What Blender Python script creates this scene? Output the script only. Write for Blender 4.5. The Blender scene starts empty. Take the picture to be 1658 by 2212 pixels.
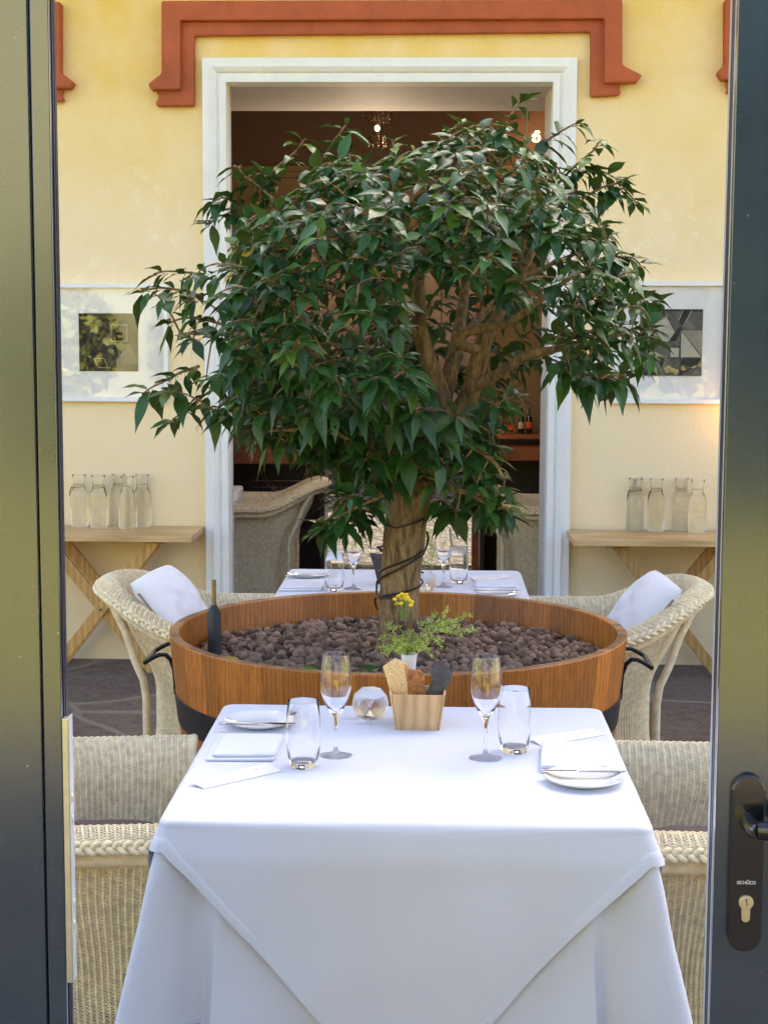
import bpy, math, random
import numpy as np
from mathutils import Vector, Matrix, noise
R = math.radians; PI = math.pi
random.seed(7); rng = np.random.default_rng(7)
SC = bpy.context.scene
COL = SC.collection
V = Vector

# ------------------------------------------------------------------ camera
F, CX, CY = 3480.0, 829.0, 1105.5
CAM = V((0, 0, 1.595))
PITCH = math.atan(390.5 / F)
MR = (Matrix.Rotation(0.0305, 3, 'Z') @ Matrix.Rotation(PI / 2 - PITCH, 3, 'X') @ Matrix.Rotation(0.0043, 3, 'Z'))
def ray(px, py): return MR @ V(((px - CX) / F, -(py - CY) / F, -1.0))
def at(px, py, Y):                       # survey point on the upright plane y = Y
    d = ray(px, py); return CAM + d * (Y / d.y)
def atz(px, py, z):                      # survey point on the level plane z
    d = ray(px, py); return CAM + d * ((z - CAM.z) / d.z)
cd = bpy.data.cameras.new('camera'); cam = bpy.data.objects.new('camera', cd); COL.objects.link(cam)
cam.matrix_world = Matrix.Translation(CAM) @ MR.to_4x4()
cd.sensor_fit = 'HORIZONTAL'; cd.sensor_width = 36; cd.lens = 36 * F / 1658.0
cd.clip_start = 0.05; cd.clip_end = 500
SC.camera = cam

# ------------------------------------------------------------------ mesh helpers
class MB:
    def __init__(s): s.v = []; s.f = []; s.m = []; s.attr = []; s.cur = 0; s.tint = 0.0
    def _add(s, vs, fs):
        o = len(s.v); s.v.extend(vs); s.f.extend([tuple(i + o for i in f) for f in fs])
        s.m.extend([s.cur] * len(fs)); s.attr.extend([s.tint] * len(vs)); return s
    def box(s, x0, x1, y0, y1, z0, z1):
        vs = [(x, y, z) for z in (z0, z1) for y in (y0, y1) for x in (x0, x1)]
        return s._add(vs, [(0, 2, 3, 1), (4, 5, 7, 6), (0, 1, 5, 4), (2, 6, 7, 3), (0, 4, 6, 2), (1, 3, 7, 5)])
    def obox(s, c, ax, ay, az):          # oriented box, half axes
        c, ax, ay, az = V(c), V(ax), V(ay), V(az)
        vs = [tuple(c + ax * i + ay * j + az * k) for k in (-1, 1) for j in (-1, 1) for i in (-1, 1)]
        return s._add(vs, [(0, 2, 3, 1), (4, 5, 7, 6), (0, 1, 5, 4), (2, 6, 7, 3), (0, 4, 6, 2), (1, 3, 7, 5)])
    def bar(s, a, b, w, t, up=(0, 1, 0)):  # straight bar: w across, t along up
        a, b = V(a), V(b); d = (b - a); u = V(up).normalized(); sd = d.cross(u).normalized()
        return s.obox((a + b) / 2, d / 2, sd * w / 2, u * t / 2)
    def prism(s, pts, dv):               # polygon extruded by vector dv
        n = len(pts); dv = V(dv); vs = [tuple(V(p)) for p in pts] + [tuple(V(p) + dv) for p in pts]
        fs = [tuple(range(n)), tuple(range(2 * n - 1, n - 1, -1))]
        fs += [(i, i + n, (i + 1) % n + n, (i + 1) % n) for i in range(n)]
        return s._add(vs, fs)
    def tube(s, path, r, n=8, caps=True):
        path = [V(p) for p in path]; m = len(path)
        rr = r if isinstance(r, (list, tuple)) else [r] * m
        t0 = (path[1] - path[0]).normalized(); a = t0.orthogonal().normalized(); vs = []
        for i, p in enumerate(path):
            t = (path[min(i + 1, m - 1)] - path[max(i - 1, 0)]).normalized()
            a = (a - t * a.dot(t)); a = a.normalized() if a.length > 1e-6 else t.orthogonal().normalized(); b = t.cross(a)
            for k in range(n):
                q = 2 * PI * k / n; vs.append(tuple(p + (a * math.cos(q) + b * math.sin(q)) * rr[i]))
        fs = [(i * n + k, i * n + (k + 1) % n, (i + 1) * n + (k + 1) % n, (i + 1) * n + k) for i in range(m - 1) for k in range(n)]
        if caps: fs += [tuple(range(n - 1, -1, -1)), tuple(range((m - 1) * n, m * n))]
        return s._add(vs, fs)
    def lathe(s, prof, c=(0, 0, 0), n=32):
        cx, cy, cz = c; vs = []; idx = []
        for r, z in prof:
            if r < 1e-6: idx.append([len(vs)]); vs.append((cx, cy, cz + z))
            else:
                idx.append(list(range(len(vs), len(vs) + n)))
                vs += [(cx + r * math.cos(2 * PI * k / n), cy + r * math.sin(2 * PI * k / n), cz + z) for k in range(n)]
        fs = []
        for A, B in zip(idx, idx[1:]):
            for k in range(n):
                k2 = (k + 1) % n
                if len(A) == 1 and len(B) == 1: continue
                if len(A) == 1: fs.append((A[0], B[k2], B[k]))
                elif len(B) == 1: fs.append((A[k], A[k2], B[0]))
                else: fs.append((A[k], A[k2], B[k2], B[k]))
        return s._add(vs, fs)
    def grid(s, pts, nu, nv, closed=False):   # pts[j*nu+i]
        fs = []
        for j in range(nv - 1):
            for i in range(nu if closed else nu - 1):
                i2 = (i + 1) % nu
                fs.append((j * nu + i, j * nu + i2, (j + 1) * nu + i2, (j + 1) * nu + i))
        return s._add([tuple(p) for p in pts], fs)
    def ball(s, c, r, sc=(1, 1, 1), nu=10, nv=7):
        prof = [(math.sin(PI * j / nv), -math.cos(PI * j / nv)) for j in range(nv + 1)]; prof[0] = (0, -1); prof[-1] = (0, 1)
        o = len(s.v); s.lathe(prof, (0, 0, 0), nu)
        for i in range(o, len(s.v)):
            x, y, z = s.v[i]; s.v[i] = (c[0] + x * r * sc[0], c[1] + y * r * sc[1], c[2] + z * r * sc[2])
        return s
    def build(s, name, mats, parent=None, smooth=40, bevel=0, world=False, seg=2):
        me = bpy.data.meshes.new(name); vs = s.v
        if world and parent is not None:
            mi = parent.matrix_basis.inverted() if parent.parent is None else (parent.parent.matrix_basis @ parent.matrix_basis).inverted()
            vs = [tuple(mi @ V(p)) for p in vs]
        me.from_pydata(vs, [], s.f)
        for m in (mats if isinstance(mats, (list, tuple)) else [mats]): me.materials.append(m)
        if any(s.m): me.polygons.foreach_set('material_index', s.m)
        if any(s.attr):
            at_ = me.attributes.new('tint', 'FLOAT', 'POINT'); at_.data.foreach_set('value', s.attr)
        if smooth: me.shade_smooth(); me.set_sharp_from_angle(angle=R(smooth))
        me.update()
        o = bpy.data.objects.new(name, me); COL.objects.link(o)
        if parent is not None: o.parent = parent
        if bevel:
            b = o.modifiers.new('bevel', 'BEVEL'); b.width = bevel; b.segments = seg; b.limit_method = 'ANGLE'; b.angle_limit = R(35)
        return o

def npmesh(name, verts, faces, mats, parent=None, attr=None, smooth=True):
    me = bpy.data.meshes.new(name); nv, nf = len(verts), len(faces); k = faces.shape[1]
    me.vertices.add(nv); me.vertices.foreach_set('co', np.ascontiguousarray(verts, dtype=np.float32).ravel())
    me.loops.add(nf * k); me.loops.foreach_set('vertex_index', np.ascontiguousarray(faces, dtype=np.int32).ravel())
    me.polygons.add(nf); me.polygons.foreach_set('loop_start', np.arange(0, nf * k, k, dtype=np.int32))
    me.update(calc_edges=True); me.validate()
    for m in (mats if isinstance(mats, (list, tuple)) else [mats]): me.materials.append(m)
    if attr is not None:
        a = me.attributes.new('tint', 'FLOAT', 'POINT'); a.data.foreach_set('value', np.ascontiguousarray(attr, dtype=np.float32))
    if smooth: me.shade_smooth()
    o = bpy.data.objects.new(name, me); COL.objects.link(o)
    if parent is not None: o.parent = parent
    return o

def thing(name, label, cat, loc=(0, 0, 0), rz=0, group=None):
    o = bpy.data.objects.new(name, None); COL.objects.link(o); o.empty_display_size = .05
    o.location = loc; o.rotation_euler = (0, 0, rz); o.matrix_basis = Matrix.Translation(V(loc)) @ Matrix.Rotation(rz, 4, 'Z')
    return tag(o, label, cat, group)
def tag(o, label, cat, group=None):
    o['label'] = label; o['category'] = cat
    if group: o['group'] = group
    return o
def setting(o, kind='structure'): o['kind'] = kind; return o
def copy_tree(o, parent=None):
    c = o.copy(); COL.objects.link(c)
    if parent is not None: c.parent = parent
    for ch in list(o.children): copy_tree(ch, c)
    return c
def place(o, loc, rz, label, group=None):
    o.location = loc; o.rotation_euler = (0, 0, rz); o['label'] = label
    if group: o['group'] = group
    return o

# ------------------------------------------------------------------ materials
class NT:
    def __init__(s, name):
        s.mat = bpy.data.materials.new(name); s.mat.use_nodes = True; s.t = s.mat.node_tree; s.t.nodes.clear()
        s.out = s.t.nodes.new('ShaderNodeOutputMaterial')
        s.p = s.n('ShaderNodeBsdfPrincipled'); s.l(s.p.outputs[0], s.out.inputs[0])
    def n(s, ty, ins=None, **kw):
        nd = s.t.nodes.new(ty)
        for k, v in kw.items(): setattr(nd, k, v)
        for k, v in (ins or {}).items():
            if hasattr(v, 'is_output') or isinstance(v, bpy.types.NodeSocket): s.l(v, nd.inputs[k])
            else: nd.inputs[k].default_value = v
        return nd
    def l(s, a, b): s.t.links.new(a, b)
    def set(s, **kw):
        for k, v in kw.items():
            i = s.p.inputs[k.replace('_', ' ')]
            if isinstance(v, bpy.types.NodeSocket): s.l(v, i)
            else: i.default_value = (v + (1,)) if isinstance(v, tuple) and len(v) == 3 and i.type == 'RGBA' else v
        return s
    def coord(s, kind='Object', scale=(1, 1, 1)):
        tc = s.n('ShaderNodeTexCoord'); mp = s.n('ShaderNodeMapping', {0: tc.outputs[kind]}); mp.inputs['Scale'].default_value = scale
        return mp.outputs[0]
    def noise(s, vec, scale, detail=4, rough=.5, dist=0):
        return s.n('ShaderNodeTexNoise', {'Vector': vec, 'Scale': scale, 'Detail': detail, 'Roughness': rough, 'Distortion': dist}).outputs[0]
    def ramp(s, fac, stops):
        r = s.n('ShaderNodeValToRGB', {0: fac}); e = r.color_ramp.elements
        while len(e) < len(stops): e.new(.5)
        for i, (p, c) in enumerate(stops): e[i].position = p; e[i].color = (c, c, c, 1) if not isinstance(c, tuple) else c + (1,)
        return r.outputs[0]
    def mix(s, fac, a, b, mode='MIX'):
        m = s.n('ShaderNodeMix', data_type='RGBA', blend_type=mode)
        for k, v in ((0, fac), (6, a), (7, b)):
            if isinstance(v, bpy.types.NodeSocket): s.l(v, m.inputs[k])
            else: m.inputs[k].default_value = (v + (1,)) if isinstance(v, tuple) else v
        return m.outputs[2]
    def math(s, op, a, b=0.0, clamp=False):
        m = s.n('ShaderNodeMath', {0: a, 1: b}, operation=op); m.use_clamp = clamp; return m.outputs[0]
    def bump(s, h, dist=.001, strength=1.0):
        b = s.n('ShaderNodeBump', {'Height': h, 'Distance': dist, 'Strength': strength}); s.l(b.outputs[0], s.p.inputs['Normal']); return b.outputs[0]
    def tint(s): return s.n('ShaderNodeAttribute', attribute_name='tint').outputs['Fac']

def simple(name, col, rough=.5, metal=0., var=.12, scale=30, bump=0., bscale=200, spec=.5, coat=0.):
    m = NT(name); c = m.coord(); f = m.noise(c, scale, 5)
    dark = tuple(x * (1 - var) for x in col); lite = tuple(min(1, x * (1 + var)) for x in col)
    m.set(Base_Color=m.mix(m.ramp(f, [(.3, 0.), (.7, 1.)]), dark, lite), Roughness=rough, Metallic=metal)
    m.p.inputs['Specular IOR Level'].default_value = spec
    m.p.inputs['Coat Weight'].default_value = coat
    if bump: m.bump(m.noise(c, bscale, 3), bump)
    return m.mat

def m_plaster():
    m = NT('yellow plaster'); c = m.coord()
    big = m.noise(c, .9, 4, .6); mid = m.noise(c, 3.5, 6, .65); fine = m.noise(c, 14, 8, .7, .6)
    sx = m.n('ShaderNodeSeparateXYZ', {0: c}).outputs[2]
    height_mix = m.math('ADD', m.math('MULTIPLY', m.math('SUBTRACT', 3.12, sx), .72), m.math('MULTIPLY', m.math('SUBTRACT', big, .5), 1.3))  # cream towards the bottom, deeper yellow towards the top, broken up by noise
    height_mix = m.ramp(height_mix, [(.0, 0.), (.85, 1.)])
    base = m.mix(height_mix, (.78, .53, .105), (.88, .71, .41))
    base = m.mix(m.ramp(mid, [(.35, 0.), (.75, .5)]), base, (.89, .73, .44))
    peel = m.math('MULTIPLY', m.ramp(fine, [(.55, 0.), (.585, 1.)]), m.ramp(m.noise(c, 1.3, 3, .5), [(.46, 0.), (.60, .55)]))
    peel = m.math('MULTIPLY', peel, m.ramp(m.math('MULTIPLY', m.math('ABSOLUTE', m.math('SUBTRACT', sx, 2.0)), 1.6), [(.3, 1.), (.8, .12)]))
    base = m.mix(peel, base, (.90, .80, .55))
    m.set(Base_Color=base, Roughness=.85)
    m.bump(m.math('ADD', m.math('MULTIPLY', m.noise(c, 60, 5), .5), m.math('MULTIPLY', m.noise(c, 5, 4), 1.2)), .004)
    return m.mat

def m_paint(name, col, var=.1, rough=.7):
    m = NT(name); c = m.coord(); f = m.noise(c, 7, 7, .65)
    base = m.mix(m.ramp(f, [(.3, 0.), (.72, 1.)]), tuple(x * (1 - var) for x in col), tuple(min(1, x * (1 + var)) for x in col))
    st = m.ramp(m.noise(m.coord('Object', (30, 30, 3)), 1.0, 5, .7), [(.62, 0.), (.75, .35)])
    base = m.mix(st, base, tuple(min(1, x * 1.35 + .03) for x in col))
    m.set(Base_Color=base, Roughness=rough); m.bump(m.noise(c, 45, 5), .002); return m.mat

def m_wood(name, a, b, axis='Z', grain=55, rough=.45, coat=0., ring=.5):
    m = NT(name); sc = {'X': (.06, 1, 1), 'Y': (1, .06, 1), 'Z': (1, 1, .06)}[axis]
    co = m.n('ShaderNodeTexCoord').outputs['Object']
    off = m.n('ShaderNodeVectorMath', {0: co}, operation='ADD')
    cmb = m.n('ShaderNodeCombineXYZ', {0: m.math('MULTIPLY', m.tint(), 13.7), 1: m.math('MULTIPLY', m.tint(), 7.1), 2: m.math('MULTIPLY', m.tint(), 9.3)})
    m.l(cmb.outputs[0], off.inputs[1])
    mp = m.n('ShaderNodeMapping', {0: off.outputs[0]}); mp.inputs['Scale'].default_value = sc
    g = m.noise(mp.outputs[0], grain, 6, .6, 1.2); g2 = m.noise(mp.outputs[0], grain * 5, 3, .6)
    rings = m.n('ShaderNodeTexWave', {'Vector': mp.outputs[0], 'Scale': grain * .35, 'Distortion': 6.0, 'Detail': 3.0, 'Detail Scale': 1.2}).outputs[1]
    f = m.math('ADD', m.math('MULTIPLY', g, 1 - ring), m.math('MULTIPLY', rings, ring))
    f = m.math('ADD', f, m.math('MULTIPLY', m.math('SUBTRACT', g2, .5), .5))
    col = m.mix(m.ramp(f, [(.28, 0.), (.70, 1.)]), a, b)
    tv = m.math('ADD', .70, m.math('MULTIPLY', m.math('FRACT', m.math('MULTIPLY', m.tint(), 5.37)), .52))
    cc = m.n('ShaderNodeCombineColor', {0: tv, 1: tv, 2: tv}).outputs[0]
    m.set(Base_Color=m.mix(1.0, col, cc, 'MULTIPLY'), Roughness=rough); m.p.inputs['Coat Weight'].default_value = coat
    m.p.inputs['Coat Roughness'].default_value = .25
    m.bump(f, .0006); return m.mat

def m_glass(name, col=(1, 1, 1), ior=1.45, rough=0.):
    m = NT(name); m.set(Base_Color=col, Roughness=rough, IOR=ior); m.p.inputs['Transmission Weight'].default_value = 1.0; return m.mat

def m_pane(name):
    m = NT(name); m.t.nodes.remove(m.p)
    g = m.n('ShaderNodeNewGeometry'); dt = m.n('ShaderNodeVectorMath', {0: g.outputs['Incoming'], 1: g.outputs['Normal']}, operation='DOT_PRODUCT').outputs['Value']
    fr = m.math('ADD', .045, m.math('MULTIPLY', m.math('POWER', m.math('SUBTRACT', 1.0, m.math('ABSOLUTE', dt)), 5.0), .95))
    tr = m.n('ShaderNodeBsdfTransparent'); gl = m.n('ShaderNodeBsdfGlossy', {'Roughness': .01})
    mx = m.n('ShaderNodeMixShader', {0: fr, 1: tr.outputs[0], 2: gl.outputs[0]}); m.l(mx.outputs[0], m.out.inputs[0]); return m.mat

def m_cloth(name, col, weave=900, wr=.004):
    m = NT(name); c = m.coord()
    w = m.math('ADD', m.n('ShaderNodeTexWave', {'Vector': c, 'Scale': weave / 6.0}, bands_direction='X').outputs[1], m.n('ShaderNodeTexWave', {'Vector': c, 'Scale': weave / 6.0}, bands_direction='Z').outputs[1])
    cr = m.noise(m.coord('Object', (1, 1, .45)), 5, 3, .45, .25)
    m.set(Base_Color=col, Roughness=.8); m.p.inputs['Sheen Weight'].default_value = .15
    m.bump(m.math('ADD', m.math('MULTIPLY', w, .012), m.math('MULTIPLY', cr, 1.0)), wr); return m.mat

def m_flags():
    m = NT('porphyry flagstones'); c0 = m.coord(); ns = m.n('ShaderNodeTexNoise', {'Vector': c0, 'Scale': 1.7, 'Detail': 3.0})
    c = m.n('ShaderNodeVectorMath', {0: c0}, operation='ADD'); sc = m.n('ShaderNodeVectorMath', {0: ns.outputs['Color']}, operation='SCALE'); sc.inputs[3].default_value = .16; m.l(sc.outputs[0], c.inputs[1])
    vo = m.n('ShaderNodeTexVoronoi', {'Vector': c.outputs[0], 'Scale': 1.25, 'Randomness': .8}, feature='DISTANCE_TO_EDGE').outputs[0]
    vc = m.n('ShaderNodeTexVoronoi', {'Vector': c.outputs[0], 'Scale': 1.25, 'Randomness': .8}).outputs['Color']
    sp = m.n('ShaderNodeSeparateColor', {0: vc}).outputs[0]
    st = m.mix(sp, (.058, .042, .031), (.104, .072, .053))
    st = m.mix(m.ramp(m.noise(c0, 13, 7, .8), [(.42, 0.), (.64, .85)]), st, (.19, .138, .104))
    st = m.mix(m.ramp(m.noise(c0, 75, 4, .8), [(.5, 0.), (.68, .7)]), st, (.30, .25, .22))
    j = m.ramp(vo, [(.012, 1.), (.03, 0.)])
    m.set(Base_Color=m.mix(j, st, (.22, .19, .145)), Roughness=.75)
    m.bump(m.math('ADD', m.math('MULTIPLY', m.noise(c0, 38, 6, .7), .5), m.math('MULTIPLY', m.ramp(vo, [(.0, 0.), (.035, 1.)]), .8)), .006); return m.mat

def m_terrace():
    m = NT('pale cobbled yard'); c = m.coord('Object', (1, .55, 1))
    d = m.n('ShaderNodeTexVoronoi', {'Vector': c, 'Scale': 7.0}, feature='DISTANCE_TO_EDGE').outputs[0]; n1 = m.noise(c, 16, 6, .75, 1.5)
    f = m.math('MULTIPLY', m.ramp(d, [(.02, 0.), (.14, 1.)]), m.ramp(n1, [(.32, .15), (.62, 1.)]))
    m.set(Base_Color=m.mix(f, (.020, .015, .009), (.16, .14, .11)), Roughness=1.0); m.p.inputs['Specular IOR Level'].default_value = .05; m.bump(f, .03); return m.mat

def m_grass():
    m = NT('lawn'); c = m.coord(); f = m.noise(c, 2.0, 6, .7); g = m.noise(c, 40, 4, .7)
    m.set(Base_Color=m.mix(m.math('ADD', m.math('MULTIPLY', f, .6), m.math('MULTIPLY', g, .5)), (.15, .13, .018), (.37, .325, .045)), Roughness=.8); return m.mat

def m_leaf():
    m = NT('glossy leaf'); t = m.tint()
    old = m.mix(m.math('MULTIPLY', t, 1.35, True), (.013, .050, .012), (.048, .132, .024))
    old = m.mix(m.ramp(m.noise(m.coord(), 60, 3), [(.55, 0.), (.8, .35)]), old, (.05, .10, .03))
    base = m.mix(m.ramp(t, [(.72, 0.), (.97, 1.)]), old, (.10, .20, .022)); base = m.mix(m.ramp(t, [(.992, 0.), (.994, 1.)]), base, (.50, .34, .03))
    geo = m.n('ShaderNodeNewGeometry').outputs['Backfacing']
    base = m.mix(m.math('MULTIPLY', geo, .75), base, (.06, .10, .035))
    m.set(Base_Color=base, Roughness=m.math('ADD', .32, m.math('MULTIPLY', geo, .3))); m.p.inputs['Specular IOR Level'].default_value = .36
    m.bump(m.noise(m.coord(), 120, 3), .0008)
    tr = m.n('ShaderNodeBsdfTranslucent', {'Color': (.10, .19, .02, 1)})
    mx = m.n('ShaderNodeMixShader', {0: .12, 1: m.p.outputs[0], 2: tr.outputs[0]}); m.l(mx.outputs[0], m.out.inputs[0]); return m.mat

def m_bark():
    m = NT('brown bark'); c = m.coord('Object', (1, 1, .22)); f = m.noise(c, 70, 7, .7, .5); g = m.noise(m.coord(), 9, 4)
    col = m.mix(m.ramp(f, [(.36, 0.), (.62, 1.)]), (.070, .042, .015), (.36, .235, .095))
    col = m.mix(m.ramp(g, [(.4, 0.), (.8, .6)]), col, (.18, .13, .075))
    m.set(Base_Color=col, Roughness=.85); m.bump(f, .004); return m.mat

def m_pebble():
    m = NT('clay pebbles'); t = m.tint(); c = m.coord()
    col = m.mix(t, (.055, .028, .017), (.34, .215, .140))
    col = m.mix(m.ramp(m.noise(c, 160, 5, .7), [(.5, 0.), (.75, .5)]), col, (.31, .225, .165))
    m.set(Base_Color=col, Roughness=.9); m.bump(m.noise(c, 350, 3), .0015); return m.mat

def m_door():
    m = NT('anthracite door paint'); c = m.coord()
    f = m.noise(c, 5, 5, .6); d = m.n('ShaderNodeTexVoronoi', {'Vector': c, 'Scale': 34.0}).outputs['Distance']
    spot = m.math('MULTIPLY', m.ramp(d, [(.035, 1.), (.06, 0.)]), m.ramp(m.noise(c, 11, 2), [(.52, 0.), (.6, 1.)]))
    st = m.ramp(m.noise(c, 48, 3, .6), [(.66, 0.), (.74, .35)])
    base = m.mix(m.ramp(f, [(.3, 0.), (.7, 1.)]), (.012, .030, .052), (.018, .038, .060))
    base = m.mix(st, base, (.02, .025, .03)); base = m.mix(spot, base, (.35, .35, .33))
    m.set(Base_Color=base, Roughness=m.mix(f, (.13, .13, .13), (.26, .26, .26))); m.p.inputs['Specular IOR Level'].default_value = .6
    m.p.inputs['Coat Weight'].default_value = 1.0; m.p.inputs['Coat IOR'].default_value = 1.55; m.p.inputs['Coat Roughness'].default_value = .13
    return m.mat

def m_emit(name, col, st):
    m = NT(name); m.set(Base_Color=col, Emission_Color=col, Emission_Strength=st); return m.mat

M = dict(
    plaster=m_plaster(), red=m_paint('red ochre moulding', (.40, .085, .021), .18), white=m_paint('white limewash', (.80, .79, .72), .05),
    grey=m_paint('grey plaster', (.55, .52, .49), .06), brownwall=m_paint('brown frieze', (.095, .048, .026), .1), tan=m_paint('tan wall', (.20, .125, .055), .1),
    flags=m_flags(), terrace=m_terrace(), grass=m_grass(), darkfloor=m_wood('dark floorboards', (.02, .012, .008), (.05, .03, .018), 'Y', 20),
    roof=simple('roof tiles', (.25, .11, .07), .8), leaf=m_leaf(), bark=m_bark(), pebble=m_pebble(),
    barrel=m_wood('oiled larch', (.30, .088, .008), (.55, .195, .026), 'Z', 80, .45, .05, .18), barrelrim=m_wood('weathered larch edge', (.16, .07, .025), (.36, .18, .07), 'X', 40, .5),
    pine=m_wood('pale oak', (.50, .29, .10), (.70, .46, .20), 'X', 30, .45, .1, .35), pinez=m_wood('oak trestle', (.52, .26, .065), (.68, .40, .13), 'Z', 30, .45, .1, .35),
    boxwood=m_wood('beech', (.47, .27, .115), (.66, .43, .21), 'Z', 35, .5, 0, .3), counter=m_wood('red counter wood', (.22, .05, .012), (.40, .11, .028), 'X', 20, .4),
    iron=simple('black iron', (.012, .012, .014), .35, .6, .2, 60, .0006, 120), hoop=simple('painted steel hoop', (.014, .015, .017), .4, .2, .25, 12),
    cane=simple('cream cane', (.78, .64, .39), .6, 0, .16, 40, .0004, 300), wick=simple('cream woven fibre', (.85, .71, .455), .75, 0, .2, 60),
    cushion=simple('brown cushion', (.13, .09, .07), .9, 0, .15, 60, .0006, 700),
    linen=m_cloth('white linen', (.61, .622, .672), 900, .006), napkin=m_cloth('white napkin', (.64, .655, .70), 900, .002), pillow=m_cloth('white pillow cotton', (.78, .78, .79), 700, .008),
    zip=simple('taupe zip tape', (.30, .22, .16), .8), glass=m_glass('clear glass'), frost=m_glass('frosted crystal', (1, 1, 1), 1.5, .32), water=m_glass('water', (.97, .98, .94), 1.33), pane=m_pane('framed glass'),
    bottleg=m_glass('water filled glass', (1, .995, .965), 1.36), china=simple('white china', (.82, .81, .78), .12, 0, .02, 5, coat=.6), steel=simple('polished steel', (.50, .50, .51), .12, 1, .03),
    card=simple('ivory card', (.76, .74, .68), .7, 0, .03), ink=simple('grey ink', (.25, .24, .22), .7), frame=simple('white picture frame', (.80, .79, .75), .4, 0, .04),
    matb=simple('mat board', (.84, .81, .72), .85, 0, .03), door=m_door(), gasket=simple('black rubber seal', (.010, .014, .036), .35, 0, .2), alu=simple('brushed aluminium', (.52, .50, .42), .35, .7, .08, 60),
    alub=simple('pale anodised edge', (.55, .57, .62), .4, .5, .05), plate=simple('black handle plate', (.010, .010, .011), .16, 0, .1, coat=.5), nickel=simple('satin nickel', (.60, .54, .42), .3, .9, .06),
    logo=simple('white print', (.70, .70, .68), .5), brass=simple('brass nozzle', (.30, .22, .11), .35, .8, .1), torch=simple('dark grey canister', (.030, .032, .034), .5, 0, .15),
    cable=simple('dark cable', (.018, .013, .011), .4), twine=simple('brown cord', (.055, .022, .016), .8), fern=simple('asparagus fern green', (.42, .52, .085), .6, 0, .35, 50),
    stem=simple('green stem', (.15, .22, .05), .6), yellow=simple('yellow button flower', (.80, .56, .01), .7, 0, .12, 300, .001, 900), plum=simple('plum petal', (.055, .010, .016), .6),
    cracker=simple('seeded cracker', (.80, .52, .22), .8, 0, .28, 220, .001, 300), toast=simple('grilled bread', (.40, .15, .04), .75, 0, .5, 110, .0012, 160), coal=simple('charcoal crisp', (.085, .078, .070), .8, 0, .35, 60, .002, 150),
    smoke=simple('black wine glass bottle', (.010, .012, .008), .1, coat=.5), amber=m_glass('amber spirit', (.8, .35, .06)), label=simple('paper label', (.55, .45, .32), .8), redlabel=simple('red label', (.65, .09, .03), .7),
    bulb=m_emit('warm bulb', (1, .55, .2), 2.5), flame=m_emit('lamp shade glow', (1, .40, .08), 1.2), crystal=m_glass('smoked crystal', (.5, .38, .28)), dark=simple('dark cabinet', (.018, .010, .007), .35),
    chrome=simple('chrome wire', (.45, .38, .34), .25, 1), treeleaf=simple('sunlit foliage', (.21, .205, .025), .6, 0, .45, 3), darkleaf=simple('darkened foliage', (.020, .030, .026), .6, 0, .45, 3), wax=simple('white wax', (.8, .78, .74), .4), redflag=simple('red panel', (.40, .02, .03), .6),
)

# ------------------------------------------------------------------ light
SUN_EL, SUN_AZ = R(36), R(18)
sv = V((math.sin(SUN_AZ) * math.cos(SUN_EL), math.cos(SUN_AZ) * math.cos(SUN_EL), math.sin(SUN_EL)))
sl = bpy.data.lights.new('sun', 'SUN'); sl.energy = 5.0; sl.angle = R(.53); sl.color = (1, .95, .87)
so = bpy.data.objects.new('sun', sl); COL.objects.link(so); so.rotation_euler = (-sv).to_track_quat('-Z', 'Y').to_euler(); so.location = (0, 20, 20)
w = bpy.data.worlds.new('World'); SC.world = w; w.use_nodes = True; wn = w.node_tree; wn.nodes.clear()
sky = wn.nodes.new('ShaderNodeTexSky'); sky.sky_type = 'NISHITA'; sky.sun_disc = False; sky.sun_elevation = SUN_EL; sky.sun_rotation = SUN_AZ; sky.air_density = .55; sky.dust_density = 4.0; sky.ozone_density = 0.0
bg = wn.nodes.new('ShaderNodeBackground'); bg.inputs[1].default_value = .15; wo = wn.nodes.new('ShaderNodeOutputWorld')
wn.links.new(sky.outputs[0], bg.inputs[0]); wn.links.new(bg.outputs[0], wo.inputs[0])
def lamp(loc, e, col=(1, .62, .32), r=.05):
    l = bpy.data.lights.new('lamp_light', 'POINT'); l.energy = e; l.color = col; l.shadow_soft_size = r
    o = bpy.data.objects.new('lamp_light', l); COL.objects.link(o); o.location = loc; return o
vs = SC.view_settings; vs.view_transform = 'Standard'; vs.look = 'None'; vs.exposure = 2.75; vs.use_white_balance = True; vs.white_balance_temperature = 6650; vs.white_balance_tint = 10; vs.gamma = 1
SC.render.film_transparent = False
cy = SC.cycles; cy.use_denoising = True; cy.max_bounces = 24; cy.transmission_bounces = 20; cy.transparent_max_bounces = 12; cy.diffuse_bounces = 5; cy.glossy_bounces = 6
cy.caustics_reflective = False; cy.caustics_refractive = True; cy.blur_glossy = .6; cy.sample_clamp_indirect = 6

# ------------------------------------------------------------------ ground
WY = 7.69
setting(MB().box(-120, 120, -120, 120, -.5, -.012).build('ground', M['grass'], smooth=0))
setting(MB().box(-8, 8, -2.2, WY, -.4, 0).build('paving', M['flags'], smooth=0))
setting(MB().box(-3.2, 2.8, WY, 10.56, -.4, -.002).build('room_floor', M['darkfloor'], smooth=0))
setting(MB().box(-8, 8, 10.57, 18, -.4, -.004).build('terrace', M['terrace'], smooth=0))

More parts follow.
